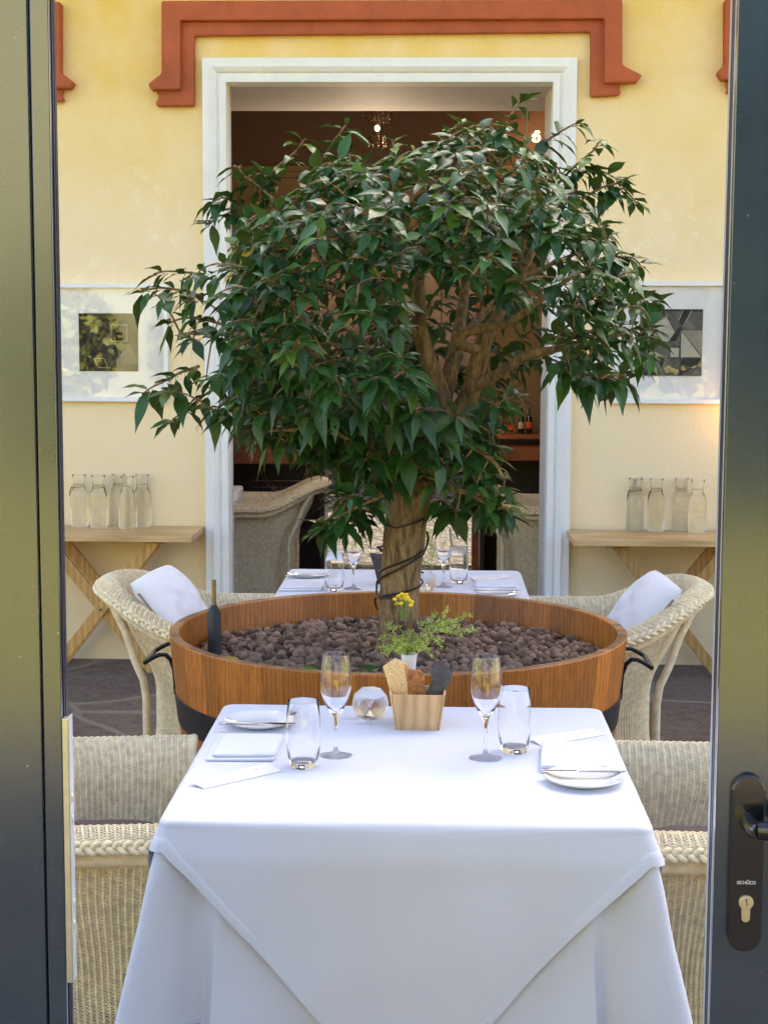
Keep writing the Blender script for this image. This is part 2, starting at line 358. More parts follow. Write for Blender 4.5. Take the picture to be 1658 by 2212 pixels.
# ------------------------------------------------------------------ the yellow house
house = thing('house', 'yellow plastered house with red hood mouldings and a tall white framed doorway', 'house', (0, WY, 0))
def H(name, mb, m, **k): return mb.build(name, m, house, world=True, **k)
xl, xr, zt = at(490.8, 700, WY).x, at(1187, 700, WY).x, at(840, 176, WY).z
xs, zs = [-8, xl, xr, 8], [-.3, zt, 4.3]
mb = MB(); T = .14
def fq(y, flip):
    o = [(x, y, z) for z in zs for x in xs]; fs = [(0, 1, 5, 4), (2, 3, 7, 6), (4, 5, 9, 8), (5, 6, 10, 9), (6, 7, 11, 10)]
    mb._add(o, [f[::-1] if flip else f for f in fs])
fq(WY, False); fq(WY + T, True)
mb.cur = 1
mb._add([(xl, WY, -.3), (xl, WY + T, -.3), (xl, WY + T, zt), (xl, WY, zt)], [(0, 1, 2, 3)])
mb._add([(xr, WY, -.3), (xr, WY + T, -.3), (xr, WY + T, zt), (xr, WY, zt)], [(3, 2, 1, 0)])
mb._add([(xl, WY, zt), (xl, WY + T, zt), (xr, WY + T, zt), (xr, WY, zt)], [(0, 1, 2, 3)])
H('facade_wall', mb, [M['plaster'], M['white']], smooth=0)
# stepped white surround swept round the opening with mitres
prof = [(0, .0), (0, .030), (.012, .034), (.030, .034), (.034, .026), (.040, .026), (.046, .040), (.066, .052), (.072, .052), (.074, .046), (.108, .046), (.110, .0)]
pts = []
for o_, d_ in prof:
    y = WY - d_ - .001; o_ -= .004
    pts += [(xl - o_, y, 0.0), (xl - o_, y, zt + o_), (xr + o_, y, zt + o_), (xr + o_, y, 0.0)]
H('door_surround', MB().grid(pts, 4, len(prof)), M['white'], smooth=30)
# red hood mouldings (stepped drip moulds with pointed label stops)
def hood(outer, inner):
    m2 = MB()
    m2.prism([at(x, y, WY - .075) for x, y in outer], (0, .076, 0))
    H('hood_moulding', m2.prism([at(x, y, WY - .040) for x, y in inner], (0, .041, 0)), M['red'], smooth=0, bevel=.008)
hood([(348, 0), (348, 157), (319, 180), (325, 193), (389, 192), (389, 43), (1305, 39), (1305, 178), (1375, 176), (1387, 161), (1344, 139), (1344, -3)],
     [(355, 10), (355, 180), (337, 196), (342, 205), (341, 213), (335, 219), (338, 228), (419, 228), (419, 76), (1275, 68), (1275, 208), (1336, 205), (1341, 199), (1336, 188), (1344, 176), (1340, 10)])
hood([(-900, 2), (129, 2), (129, 154), (158, 176), (150, 189), (88, 189), (88, 43), (-900, 43)],
     [(-900, 10), (122, 10), (122, 180), (137, 192), (132, 204), (138, 218), (58, 218), (58, 76), (-900, 76)])
hood([(1566, -4), (1566, 136), (1550, 154), (1559, 171), (1630, 170), (1630, 36), (2600, 30), (2600, -8)],
     [(1574, 8), (1574, 170), (1567, 182), (1572, 190), (1567, 200), (1657, 200), (1657, 66), (2600, 60), (2600, 0)])
# deep jamb, soffit, room shell, roof
H('jamb', MB().box(xr - .004, xr + .2, WY + T + .001, WY + .52, 0, zt), M['grey'], smooth=0); H('jamb', MB().box(xl - .2, xl + .003, WY + T + .001, WY + T + .03, 0, zt), M['grey'], smooth=0)
H('soffit', MB().box(-3.2, 2.8, WY + T + .002, 8.69, zt + .001, 3.3), M['grey'], smooth=0)
BY = 10.6
RX0, RX1, RZ = -.92, .26, 2.15
mb = MB()
for x0, x1, z0, z1 in ((-3.2, RX0, 0, 2.58), (RX1, 2.8, 0, 2.58), (RX0, RX1, RZ, 2.58)): mb.box(x0, x1, BY, BY + .15, z0, z1)
mb.box(-3.35, -3.2, WY + T, BY, 0, 2.58).box(2.8, 2.95, WY + T, BY, 0, 2.58)
H('room_wall', mb, M['tan'], smooth=0)
mb = MB().box(-3.2, 2.8, BY, BY + .15, 2.66, 6.5).box(-3.35, -3.2, WY + T, BY, 2.66, 6.5).box(2.8, 2.95, WY + T, BY, 2.66, 6.5)
H('frieze', mb, M['brownwall'], smooth=0)
H('picture_rail', MB().box(-3.2, 2.8, BY - .05, BY + .1, 2.581, 2.62).box(-3.2, 2.8, BY - .03, BY + .1, 2.62, 2.659), M['tan'], smooth=0, bevel=.006)
H('ceiling', MB().box(-3.2, 2.8, 8.69, BY, 3.3, 3.42), M['brownwall'], smooth=0)
H('rear_door_frame', MB().box(RX0 - .08, RX0, BY - .03, BY - .001, 0, RZ).box(RX1, RX1 + .08, BY - .03, BY - .001, 0, RZ).box(RX0 - .08, RX1 + .08, BY - .03, BY - .001, RZ, RZ + .08), M['redflag'] if 0 else M['counter'], smooth=0, bevel=.004)
def slab(a, b, t): # roof slab between two eave lines
    (y0, z0), (y1, z1) = a, b
    return [(-8.5, y0, z0), (-8.5, y1, z1), (-8.5, y1, z1 + t), (-8.5, y0, z0 + t)]
H('roof', MB().prism(slab((6.95, 4.1), (10, 8.5), .2), (17, 0, 0)).prism(slab((10.001, 8.5), (14.4, 2.6), .2), (17, 0, 0)), M['roof'], smooth=0)
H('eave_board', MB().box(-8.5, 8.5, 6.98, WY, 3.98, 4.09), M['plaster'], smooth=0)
for px_ in (-3.1, 2.5): H('porch_post', MB().box(px_, px_ + .2, 14.0, 14.2, 0, 2.8), M['white'], smooth=0, bevel=.01)

# ------------------------------------------------------------------ garden behind the viewer (seen in the glass and the door paint)
n = 27000; P = []
for cx, cyy, h, r in ((-10.5, -14, 2.7, 2.4), (-7.2, -14, 2.5, 1.5), (-4.0, -14, 2.5, 1.2), (-14.5, -15, 3.0, 2.6), (2.3, -9.6, 5.5, 1.7), (4.6, -9.2, 6.0, 1.9), (7.5, -10, 6.5, 2.4), (-1.4, -15, 3.0, 1.6), (11.5, -12, 5, 2.4)):
    k = n // 9; q = rng.normal(size=(k, 3)); q /= np.linalg.norm(q, axis=1)[:, None]; q *= (rng.random((k, 1)) ** .35)
    P.append(np.c_[cx + q[:, 0] * r, cyy + q[:, 1] * r, h * .5 + q[:, 2] * h * .5 + .1])
P = np.concatenate(P); k = len(P)
a = rng.normal(size=(k, 3)); a /= np.linalg.norm(a, axis=1)[:, None]; b = np.cross(a, rng.normal(size=(k, 3))); b /= np.linalg.norm(b, axis=1)[:, None]
a *= .15; b *= .09
vv = np.stack([P - a, P - b, P + a, P + b], 1).reshape(-1, 3); ff = np.arange(4 * k).reshape(-1, 4)
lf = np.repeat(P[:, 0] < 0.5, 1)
for nm, sel, mt in (('sunny_hedge', lf, 'treeleaf'), ('darkened_trees', ~lf, 'darkleaf')):  # leaves at right coloured darker to give the right door a dark reflection
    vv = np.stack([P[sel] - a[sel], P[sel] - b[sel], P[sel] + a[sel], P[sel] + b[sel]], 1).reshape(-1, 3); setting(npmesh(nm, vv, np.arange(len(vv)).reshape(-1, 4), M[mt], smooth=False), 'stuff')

tag(MB().box(-8, 8, 18.01, 18.3, -.3, 2.9).build('screen_wall', simple('dark screen wall', (.10, .085, .05), .9, 0, .4, 4), smooth=0), 'shaded dark screen wall added to block the sky beyond the rear doorway', 'wall')  # added wall, hides the bright sky so the rear doorway reads dark

tag(MB().box(-18, 0.4, -22, -20, -.3, 9).build('garden_building', simple('sand render', (.25, .235, .115), .9, 0, .25, 2), smooth=0), 'sand coloured building beyond the lawn, seen only as a pale reflection in the left door', 'building')

# ------------------------------------------------------------------ glazed doors the view passes between
DY = 2.1
dl = at(124, 1105, DY).x; dg = at(82, 1105, DY).x; DT = .043
left = thing('glazed_door', 'dark anthracite door on the left edge with a metal strike plate', 'door', (dl, DY, 0))
zb, ztp = .02, 2.5
mb = MB().box(dl - .22, dg - .0015, DY, DY + .04, zb, ztp).box(dg + .0015, dl, DY + .0008, DY + .010, zb, ztp).box(dg - .0016, dl - .004, DY + .0101, DY + .04, zb, ztp)
mb.box(dl - 1.0, dl - .221, DY + .002, DY + .040, 2.36, ztp).box(dl - 1.0, dl - .221, DY + .002, DY + .040, zb, .2)
mb.build('door_frame', M['door'], left, world=True, smooth=0, bevel=.0012)
MB().box(dl - 1.0, dl - .2205, DY + .018, DY + .024, .2, 2.36).build('door_glass', M['pane'], left, world=True, smooth=0)
g = MB()
for y0, y1, ex in ((.0102, .0165, -.0022), (.0166, .0225, .0006), (.0226, .0265, -.0014), (.0266, .0345, .0008), (.0346, DT, -.0006)): g.box(dl - .0039, dl + ex, DY + y0, DY + y1, zb, ztp)
g.build('rubber_seal', M['gasket'], left, world=True, smooth=0, bevel=.001)
s0, s1 = at(140, 1552, DY).z, at(140, 2122, DY).z
MB().box(dl + .0012, dl + .0100, DY - .003, DY + .0135, s1, s0).build('strike_plate', M['alu'], left, world=True, smooth=0, bevel=.0012)
e = MB().box(dl + .0102, dl + .0112, DY - .0025, DY + .017, s1 + .003, s0 + .003)
for q in (.22, .30, .62, .70): e.ball((dl + .0113, DY + .006, s1 + (s0 - s1) * q), .004, (.5, 1, 1.6), 10, 6)
e.build('plate_edge', M['alub'], left, world=True, smooth=40)

dri = at(1541, 1900, DY).x
right = thing('glazed_door', 'dark anthracite door on the right edge with black lever handle and lock', 'door', (dri, DY, 0))
mb = MB().box(dri, dri + .24, DY, DY + .012, zb, ztp).box(dri + .004, dri + .24, DY + .0121, DY + .05, zb, ztp).box(dri + .241, dri + 1.0, DY + .002, DY + .048, 2.36, ztp).box(dri + .241, dri + 1.0, DY + .002, DY + .048, zb, .2)
mb.build('door_frame', M['door'], right, world=True, smooth=0, bevel=.0012)
MB().box(dri + .2405, dri + 1.0, DY + .02, DY + .026, .2, 2.36).build('door_glass', M['pane'], right, world=True, smooth=0)
g = MB()
for y0, y1, ex in ((.0175, .0270, -.0012), (.0272, .0320, .0018), (.0322, .0400, -.0008)): g.box(dri + ex, dri + .0039, DY + y0, DY + y1, zb, ztp)
g.build('rubber_seal', M['gasket'], right, world=True, smooth=0, bevel=.001)
MB().box(dri - .0004, dri + .0039, DY + .0122, DY + .0172, zb, ztp).box(dri - .0006, dri + .0039, DY + .0402, DY + .052, zb, ztp).build('seal_edge', M['alub'], right, world=True, smooth=0)
hp = at(1609, 1860, DY); hx, hz0, hz1 = hp.x, at(1609, 2050, DY).z, at(1609, 1670, DY).z
hw = .0222
def stadium(cx, z0, z1, r, y, n=12):
    o = [(cx + r * math.cos(PI * k / n), y, z1 - r + r * math.sin(PI * k / n)) for k in range(n + 1)]
    return o + [(cx + r * math.cos(PI + PI * k / n), y, z0 + r + r * math.sin(PI + PI * k / n)) for k in range(n + 1)]
hpl = MB().prism(stadium(hx, hz0, hz1, hw, DY - .0005), (0, -.011, 0)).build('handle_plate', M['plate'], right, world=True, smooth=40, bevel=.0025)
hz = at(1606, 1768, DY).z
lv = MB()
lv.tube([(hx, DY - .011, hz), (hx, DY - .03, hz), (hx + .001, DY - .047, hz), (hx + .006, DY - .056, hz)], [.0125, .0115, .0115, .0115], 20)
bo = []
for k in range(14):
    u = k / 13; bo.append((hx + .004 + u * .12, DY - .052 - .004 * math.sin(u * PI), hz))
o_ = len(lv.v); lv.tube(bo, [.0115] + [.0125] * 12 + [.010], 18)
lv.v[o_:] = [(x, DY - .054 + (y - (DY - .054)) * .75, hz + (z - hz) * 1.02) for x, y, z in lv.v[o_:]]
lv.build('lever_handle', M['plate'], right, world=True, smooth=50)
lz = at(1609, 1942, DY).z
cyl = MB().tube([(hx, DY - .011, lz), (hx, DY - .0150, lz)], .0098, 28).prism([(hx - .0056, DY - .011, lz - .007), (hx - .0056, DY - .011, lz - .0215)] + [(hx + .0056 * math.cos(PI + PI * k / 8), DY - .011, lz - .0215 + .0056 * math.sin(PI + PI * k / 8)) for k in range(1, 8)] + [(hx + .0056, DY - .011, lz - .0215), (hx + .0056, DY - .011, lz - .007)], (0, -.0036, 0))
lc = cyl.build('lock_cylinder', M['nickel'], right, world=True, smooth=40, bevel=.0004)
k_ = MB().tube([(hx, DY - .0151, lz), (hx, DY - .0162, lz)], .0072, 24).build('lock_plug', M['nickel'], right, world=True, smooth=40, bevel=.0003)
kh = MB()
for (a0, b0, a1, b1) in ((-.0012, .0046, .0004, .0030), (.0004, .0030, -.0006, .0010), (-.0006, .0010, .0010, -.0012), (.0010, -.0012, .0001, -.0042)):
    kh.bar((hx + a0, DY - .0163, lz + b0), (hx + a1, DY - .0163, lz + b1), .0012, .0003)
kh.bar((hx - .0016, DY - .0163, lz + .0046), (hx + .0012, DY - .0163, lz + .0046), .0016, .0003)
kh.build('keyhole', M['gasket'], right, world=True, smooth=0)
# maker's lettering on the plate, built as square strokes
def stroke_text(word, x0, z0, h, wd, gap, y, th):
    G = {'S': [(1, 1, 0, 1), (0, 1, 0, .5), (0, .5, 1, .5), (1, .5, 1, 0), (1, 0, 0, 0)], 'C': [(1, 1, 0, 1), (0, 1, 0, 0), (0, 0, 1, 0)],
         'H': [(0, 1, 0, 0), (1, 1, 1, 0), (0, .5, 1, .5)], 'Ü': [(0, 1, 0, 0), (0, 0, 1, 0), (1, 0, 1, 1), (.15, 1.45, .35, 1.45), (.65, 1.45, .85, 1.45)], 'O': [(0, 0, 0, 1), (0, 1, 1, 1), (1, 1, 1, 0), (1, 0, 0, 0)]}
    m2 = MB(); x = x0
    for ch in word:
        for a0, b0, a1, b1 in G[ch]:
            ex = th / 2
            p, q = V((x + a0 * wd, y, z0 + b0 * h)), V((x + a1 * wd, y, z0 + b1 * h)); d = (q - p).normalized() * ex
            m2.bar(p - d, q + d, th, .0003)
        x += wd + gap
    return m2
stroke_text('SCHÜCO', hx - .0122, at(1609, 1903, DY).z, .0034, .0030, .0012, DY - .01165, .0008).build('lettering', M['logo'], right, world=True, smooth=0)

# ------------------------------------------------------------------ tables and cloths
def rrect(xa, xb, ya, yb, r, n_side=60, n_c=10):
    """counter-clockwise rounded rectangle -> (point, outward normal, corner weight, corner index, side param)"""
    out = []
    cs = [(xb - r, ya + r, -90), (xb - r, yb - r, 0), (xa + r, yb - r, 90), (xa + r, ya + r, 180)]
    for i in range(4):
        cx, cy_, a0 = cs[i]
        for k in range(n_c):
            q = R(a0 + 90 * k / n_c); out.append(((cx + r * math.cos(q), cy_ + r * math.sin(q)), (math.cos(q), math.sin(q)), i, None, k / n_c))
        nx, ny, na = cs[(i + 1) % 4]; q = R(a0 + 90)
        p0 = (cx + r * math.cos(q), cy_ + r * math.sin(q)); p1 = (nx + r * math.cos(q), ny + r * math.sin(q))
        for k in range(n_side):
            u = k / n_side; out.append(((p0[0] + (p1[0] - p0[0]) * u, p0[1] + (p1[1] - p0[1]) * u), (math.cos(q), math.sin(q)), None, i, u))
    return out
def drape(name, rect, zt_, dropf, mat, flare, lift, rows, amp, seedv, label, hemw=.018, group=None, sharp=0):
    """tablecloth: flat top, rounded edge, hanging skirt with cone folds at the corners and a stitched hem"""
    xa, xb, ya, yb = rect; per = rrect(xa, xb, ya, yb, .026); n_ = len(per); er = .014
    mb_, hem = MB(), MB(); pts_, hp_ = [], []
    def pos(i, d, extra=0.):
        (x, y), (nx, ny), ci, si, u = per[i]
        cw = 1.0 if ci is not None else max(0., 1 - min(u, 1 - u) * (xb - xa) / .24) ** 2
        if ci is not None: nx, ny = math.cos(R(-45 + 90 * ci)), math.sin(R(-45 + 90 * ci))
        if si is not None and cw > 0:        # lean the normal towards the corner diagonal
            j = si if u > .5 else (si - 1) % 4
            ang = R(-45 + 90 * (((si + 1) % 4) if u > .5 else si)); dx, dy = math.cos(ang), math.sin(ang)
            nx, ny = nx * (1 - cw) + dx * cw, ny * (1 - cw) + dy * cw
        a_ = d
        if a_ < er * PI / 2:
            q = a_ / er; off, dz = er * math.sin(q) - er, er * (1 - math.cos(q))
        else: off, dz = 0.0, er + (a_ - er * PI / 2)
        hang = max(0, dz - er)
        t = i / n_
        seedv = 3.1 if sharp else seedv
        wv = noise.noise((t * 34 + seedv, hang * 1.5, seedv)) * amp * min(1, hang / .12)
        wv += noise.noise((x * 6 + hang * 7, y * 6, hang * 5 + seedv)) * .0045 * min(1, hang / .08)
        pl = 0.0
        if cw > .02:                        # pleats either side of each corner fold
            s = (1 - math.sqrt(cw)) * 6.0; pl = -max(0., math.sin(min(s, 4.2) * 1.5)) * .20 * hang * sharp
        o2 = off + lift + extra + (.010 * min(1, hang / .05) if lift else 0) + hang * (.035 + flare * cw ** 1.2) + wv + pl
        return V((x + nx * o2, y + ny * o2, zt_ + lift - dz * (1 - .06 * cw)))
    drops = [dropf(per[i]) for i in range(n_)]
    for j in range(rows + 1):
        v = j / rows; v = v ** 1.25
        for i in range(n_): pts_.append(pos(i, .0002 + v * drops[i]))
    mb_.grid(pts_, n_, rows + 1, closed=True); mb_.f = [f[::-1] for f in mb_.f]
    top = [pos(i, 0.0) for i in range(n_)]; o = len(mb_.v); mb_.v += [tuple(p) for p in top]; mb_.attr += [0.] * n_; mb_.f.append(tuple(range(o, o + n_))); mb_.m.append(0)
    mb_.f += [(i, (i + 1) % n_, o + (i + 1) % n_, o + i)[::-1] for i in range(n_)]; mb_.m += [0] * n_
    ob = mb_.build(name, mat, smooth=60); tag(ob, label, 'tablecloth', group)
    if hemw:
        for j, (q, ex) in enumerate(((1.0, .0), (.99, .0011), (.5, .0013), (.03, .0011), (0., .0002))):
            for i in range(n_): hp_.append(pos(i, max(.0002, drops[i] - hemw * q if False else drops[i] - hemw * (1 - q)), ex))
        hem.grid(hp_, n_, 5, closed=True); hem.build('hem', mat, ob, smooth=50)
    return ob
def table(label, rect, zt_):
    xa, xb, ya, yb = rect
    t = thing('dining_table', label, 'table', ((xa + xb) / 2, (ya + yb) / 2, 0))
    MB().box(xa + .012, xb - .012, ya + .012, yb - .012, zt_ - .035, zt_ - .004).build('tabletop', M['pine'], t, world=True, smooth=0, bevel=.003)
    for sx in (xa + .07, xb - .07):
        for sy in (ya + .07, yb - .07): MB().tube([(sx, sy, 0), (sx, sy, zt_ - .036)], [.018, .026], 12).build('leg', M['pinez'], t, world=True)
    return t
ZT = .75; c1, c2, c3, c4 = atz(342, 1780, ZT), atz(1409, 1789, ZT), atz(1297, 1531, ZT), atz(482, 1523, ZT)
R1 = ((c1.x + c4.x) / 2, (c2.x + c3.x) / 2, (c1.y + c2.y) / 2, (c3.y + c4.y) / 2)
table('square dining table hidden under the white cloths in the foreground', R1, ZT)
def under(p): return .385 if p[2] is not None else .385 + .0 * p[4]
drape('tablecloth', R1, ZT, under, M['linen'], .25, .0, 26, .010, 3.1, 'long white tablecloth hanging down to the floor folds in front, under the square overlay', .012, sharp=1.0)
def over(p):
    if p[2] is not None: return .075 if p[2] != 3 else .062
    u = p[4]; m_ = min(u, 1 - u) * 2; c = .075 if not (p[3] == 3 and u < .5) else .062
    return c + (.53 - c) * (m_ ** 1.04)
drape('overlay_cloth', R1, ZT, over, M['linen'], .25, .0035, 22, .010, 3.1, 'white square overlay cloth with pointed hem draped over the foreground table', .024, sharp=.12)
ZF = .708; Z_ = ZF; d4, d3 = atz(624, 1228, ZF), atz(1124, 1231, ZF)
R2 = (d4.x, d3.x, 5.15, (d4.y + d3.y) / 2)
table('square dining table under a white cloth behind the barrel planter', R2, ZF)
drape('tablecloth', R2, ZF, lambda p: .42, M['linen'], .25, .0, 12, .010, 5.7, 'white tablecloth on the far table behind the tree trunk', 0, sharp=.6)

# ------------------------------------------------------------------ tableware
Z1 = ZT + .0036; Z2 = ZF + .0004
FL = [(0, 0), (.0325, 0), (.0332, .0012), (.022, .0042), (.008, .0085), (.0042, .014), (.0034, .022), (.0032, .048), (.0044, .066), (.0080, .082), (.0135, .092), (.0205, .104), (.027, .119), (.0312, .136), (.0318, .146), (.0302, .166), (.0277, .19), (.0260, .206), (.0255, .2064), (.0252, .206),
      (.0268, .19), (.0293, .166), (.0309, .146), (.0303, .136), (.026, .1195), (.0190, .105), (.0105, .0945), (.0045, .0895), (0, .0885)]
TB = [(0, 0), (.0240, 0), (.0262, .0025), (.0295, .018), (.0328, .042), (.0340, .066), (.0330, .098), (.0302, .131), (.0298, .1315), (.0294, .131), (.0321, .098), (.0331, .066), (.0319, .043), (.0286, .022), (.0235, .0125), (.012, .0105), (0, .010)]
PL = [(0, 0), (.044, 0), (.047, .0018), (.060, .0062), (.0735, .0125), (.0745, .0140), (.0738, .0150), (.066, .0118), (.052, .0068), (.040, .0048), (0, .0045)]
def item(name, cat, label, px, py, z, prof, mat, n=40, group=None):
    p = atz(px, py, z); p.z -= .0012 if mat is M['glass'] else 0; o = MB().lathe(prof, (0, 0, 0), n).build(name, mat, smooth=35); o.location = p; return tag(o, label, cat, group)
G1, G2 = 'place settings on the foreground table', 'place settings on the far table'
item('champagne_flute', 'wine glass', 'empty champagne flute left of the crystal tealight on the foreground table', 725, 1631, Z1, FL, M['glass'], 48, G1)
item('champagne_flute', 'wine glass', 'empty champagne flute right of the bread box on the foreground table', 1048, 1637, Z1, FL, M['glass'], 48, G1)
item('water_tumbler', 'tumbler', 'empty water tumbler beside the flat napkin on the left of the foreground table', 655, 1655, Z1, TB, M['glass'], 48, G1)
item('water_tumbler', 'tumbler', 'empty water tumbler beside the right flute on the foreground table', 1110, 1623, Z1, TB, M['glass'], 48, G1)
item('champagne_flute', 'wine glass', 'champagne flute on the far table left of the trunk, under hanging leaves', 763, 1271, Z2, FL, M['glass'], 40, G2)
item('champagne_flute', 'wine glass', 'champagne flute on the far table right of the trunk', 957, 1267, Z2, FL, M['glass'], 40, G2)
item('water_tumbler', 'tumbler', 'water tumbler on the far table left of the trunk', 722, 1275, Z2, TB, M['glass'], 40, G2)
item('water_tumbler', 'tumbler', 'water tumbler on the far table right of the trunk', 990, 1259, Z2, TB, M['glass'], 40, G2)
item('side_plate', 'plate', 'white side plate under a knife at the back left of the foreground table', 561, 1566, Z1, PL, M['china'], 56, G1)
item('side_plate', 'plate', 'white side plate in front of the napkin on the right of the foreground table', 1260, 1691, Z1, PL, M['china'], 56, G1)
item('side_plate', 'plate', 'white side plate at the back left of the far table', 665, 1246, Z2, PL, M['china'], 48, G2)
item('side_plate', 'plate', 'white side plate at the front right of the far table', 1071, 1287, Z2, PL, M['china'], 48, G2)
def knife(label, p0, p1, z, group):       # p0 = handle end, p1 = tip
    a_, b_ = atz(*p0, z), atz(*p1, z); L = (b_ - a_).length; mb_ = MB()
    st = [(0, .0008, .001), (.004, .0042, .0030), (.02, .0048, .0036), (.06, .0046, .0032), (.085, .0034, .0026), (.092, .0042, .0022), (.095, .0078, .0011), (.12, .0085, .0009), (.145, .0078, .0008), (.158, .0050, .0007), (.163, .0010, .0005)]
    k_ = L / .163; pts_ = []
    for x, w_, t_ in st:
        for q in range(12):
            an = 2 * PI * q / 12; pts_.append((x * k_, w_ * math.cos(an), t_ * math.sin(an)))
    mb_.grid(pts_, 12, len(st), closed=True); mb_._add(pts_[:12], [tuple(range(11, -1, -1))]); mb_._add(pts_[-12:], [tuple(range(12))])
    o = mb_.build('butter_knife', M['steel'], smooth=50); o.location = a_; o.rotation_euler = (0, 0, math.atan2(b_.y - a_.y, b_.x - a_.x)); return tag(o, label, 'knife', group)
knife('steel butter knife lying across the left plate of the foreground table', (470, 1562), (636, 1563), Z1 + .018, G1)
knife('steel butter knife lying across the right plate of the foreground table', (1352, 1665), (1168, 1665), Z1 + .018, G1)
knife('steel butter knife on the left plate of the far table', (615, 1243), (713, 1243), Z2 + .018, G2)
knife('steel butter knife on the right plate of the far table', (1122, 1273), (1017, 1275), Z2 + .018, G2)
def napkin(label, quad, z, group, h=.0125, skew=1):
    """folded linen napkin: two stacked pads, the upper one set back, soft rounded folds"""
    c = [atz(*q, z) for q in quad]; o0 = (c[0] + c[1] + c[2] + c[3]) / 4; mb_ = MB(); N_ = 22
    def pad(u0, u1, v0, v1, za, zb_, sd):
        prof_ = [(0.0, .0), (-.0, .35), (.0, .7), (.02, .93), (.05, 1.0)]
        rows_ = []
        nn = 40
        for ins, hh in ((.05, 0.), (.012, .10), (.0, .35), (.0, .6), (.012, .85), (.04, .98), (.10, 1.0), (.3, 1.0), (.6, 1.0), (.97, 1.0)):
            for k in range(nn):
                q = 2 * PI * k / nn; cu, su = math.cos(q), math.sin(q); ex = .09
                uu = math.copysign(abs(cu) ** ex, cu); vv_ = math.copysign(abs(su) ** ex, su)
                uu, vv_ = .5 + .5 * uu * (1 - ins), .5 + .5 * vv_ * (1 - ins)
                u, v = u0 + (u1 - u0) * uu, v0 + (v1 - v0) * vv_
                p = (c[0] * (1 - u) + c[1] * u) * (1 - v) + (c[3] * (1 - u) + c[2] * u) * v
                wob = noise.noise((p.x * 30, p.y * 30, sd)) * .0022 * hh + noise.noise((p.x * 8, p.y * 40, sd)) * .0016 * hh
                rows_.append((p.x - o0.x, p.y - o0.y, za + (zb_ - za) * hh + wob))
        mb_.grid(rows_, nn, 10, closed=True)
    pad(0, 1, 0, 1, 0.0005, h * .5, 1.3); pad(.10 if skew > 0 else .0, 1.0 if skew > 0 else .9, .06, .98, h * .46, h, 4.2)
    o = mb_.build('folded_napkin', M['napkin'], smooth=60); o.location = o0; return tag(o, label, 'napkin', group)
napkin('folded white napkin between the left plate and the menu card on the foreground table', [(443, 1645), (592, 1646), (612, 1596), (466, 1596)], Z1, G1)
napkin('folded white napkin behind the right plate on the foreground table', [(1166, 1672), (1330, 1672), (1312, 1615), (1168, 1615)], Z1, G1, .0145, -1)
napkin('folded white napkin in front of the left plate on the far table', [(600, 1277), (695, 1277), (705, 1257), (613, 1257)], Z2, G2, .012)
napkin('folded white napkin behind the right plate on the far table', [(1024, 1274), (1124, 1274), (1118, 1257), (1028, 1257)], Z2, G2, .012, -1)
def menu_card(label, quad, z, group):
    c = [atz(*q, z) for q in quad]; o0 = sum(c, V()) / 4; mb_ = MB()
    up = [V((p.x - o0.x, p.y - o0.y, h)) for p, h in zip(c, (.0008, .0008, .005, .008))]
    mb_.prism(up, (0, 0, .0007)); o = mb_.build('menu_card', M['card'], smooth=0); o.location = o0; tag(o, label, 'menu card', group)
    s_ = MB(); rr_ = random.Random(3)
    for k in range(16):
        u = .36 + .028 * k + rr_.random() * .008; v = .60; p = (up[0] * (1 - v) + up[3] * v) * (1 - u) + (up[1] * (1 - v) + up[2] * v) * u
        dv = (up[3] - up[0]).normalized() * (.001 + .0022 * rr_.random()); du = (up[1] - up[0]).normalized() * .0016
        s_.tube([p + V((0, 0, .0011)) - dv, p + V((0, 0, .0011)) + dv + du, p + V((0, 0, .0011)) + du * 2 - dv * .4], .00022, 4)
    s_.build('handwriting', M['ink'], o, smooth=0); return o
menu_card('white menu card lying at an angle in front of the left napkin', [(441, 1705), (608, 1667), (578, 1654), (410, 1697)], Z1, G1)
menu_card('white menu card tucked behind the right napkin of the foreground table', [(1168, 1612), (1308, 1588), (1278, 1579), (1142, 1601)], Z1, G1)
menu_card('white menu card behind the right napkin on the far table', [(1027, 1257), (1107, 1247), (1090, 1243), (1014, 1250)], Z2, G2)
def tealight(label, px, py, z, r, sd):
    import bmesh
    bm = bmesh.new(); bmesh.ops.create_icosphere(bm, subdivisions=2, radius=1); rr_ = random.Random(sd)
    for v in bm.verts:
        q = 1 + rr_.uniform(-.06, .04); co = v.co.copy(); co *= q; z_ = max(-.84, min(.86, co.z)); v.co = V((co.x * r, co.y * r, z_ * r * .98 + r * .84))
    me = bpy.data.meshes.new('tealight_holder')
    bm.to_mesh(me); bm.free(); me.materials.append(M['frost'])
    o = bpy.data.objects.new('tealight_holder', me); COL.objects.link(o); o.location = atz(px, py, z); tag(o, label, 'candle holder')
    return o
tealight('faceted crystal tealight holder beside the bread box on the foreground table', 799, 1554, Z1, .0415, 4)
tealight('faceted crystal tealight holder on the far table right of the trunk', 921, 1277, Z2, .040, 9)

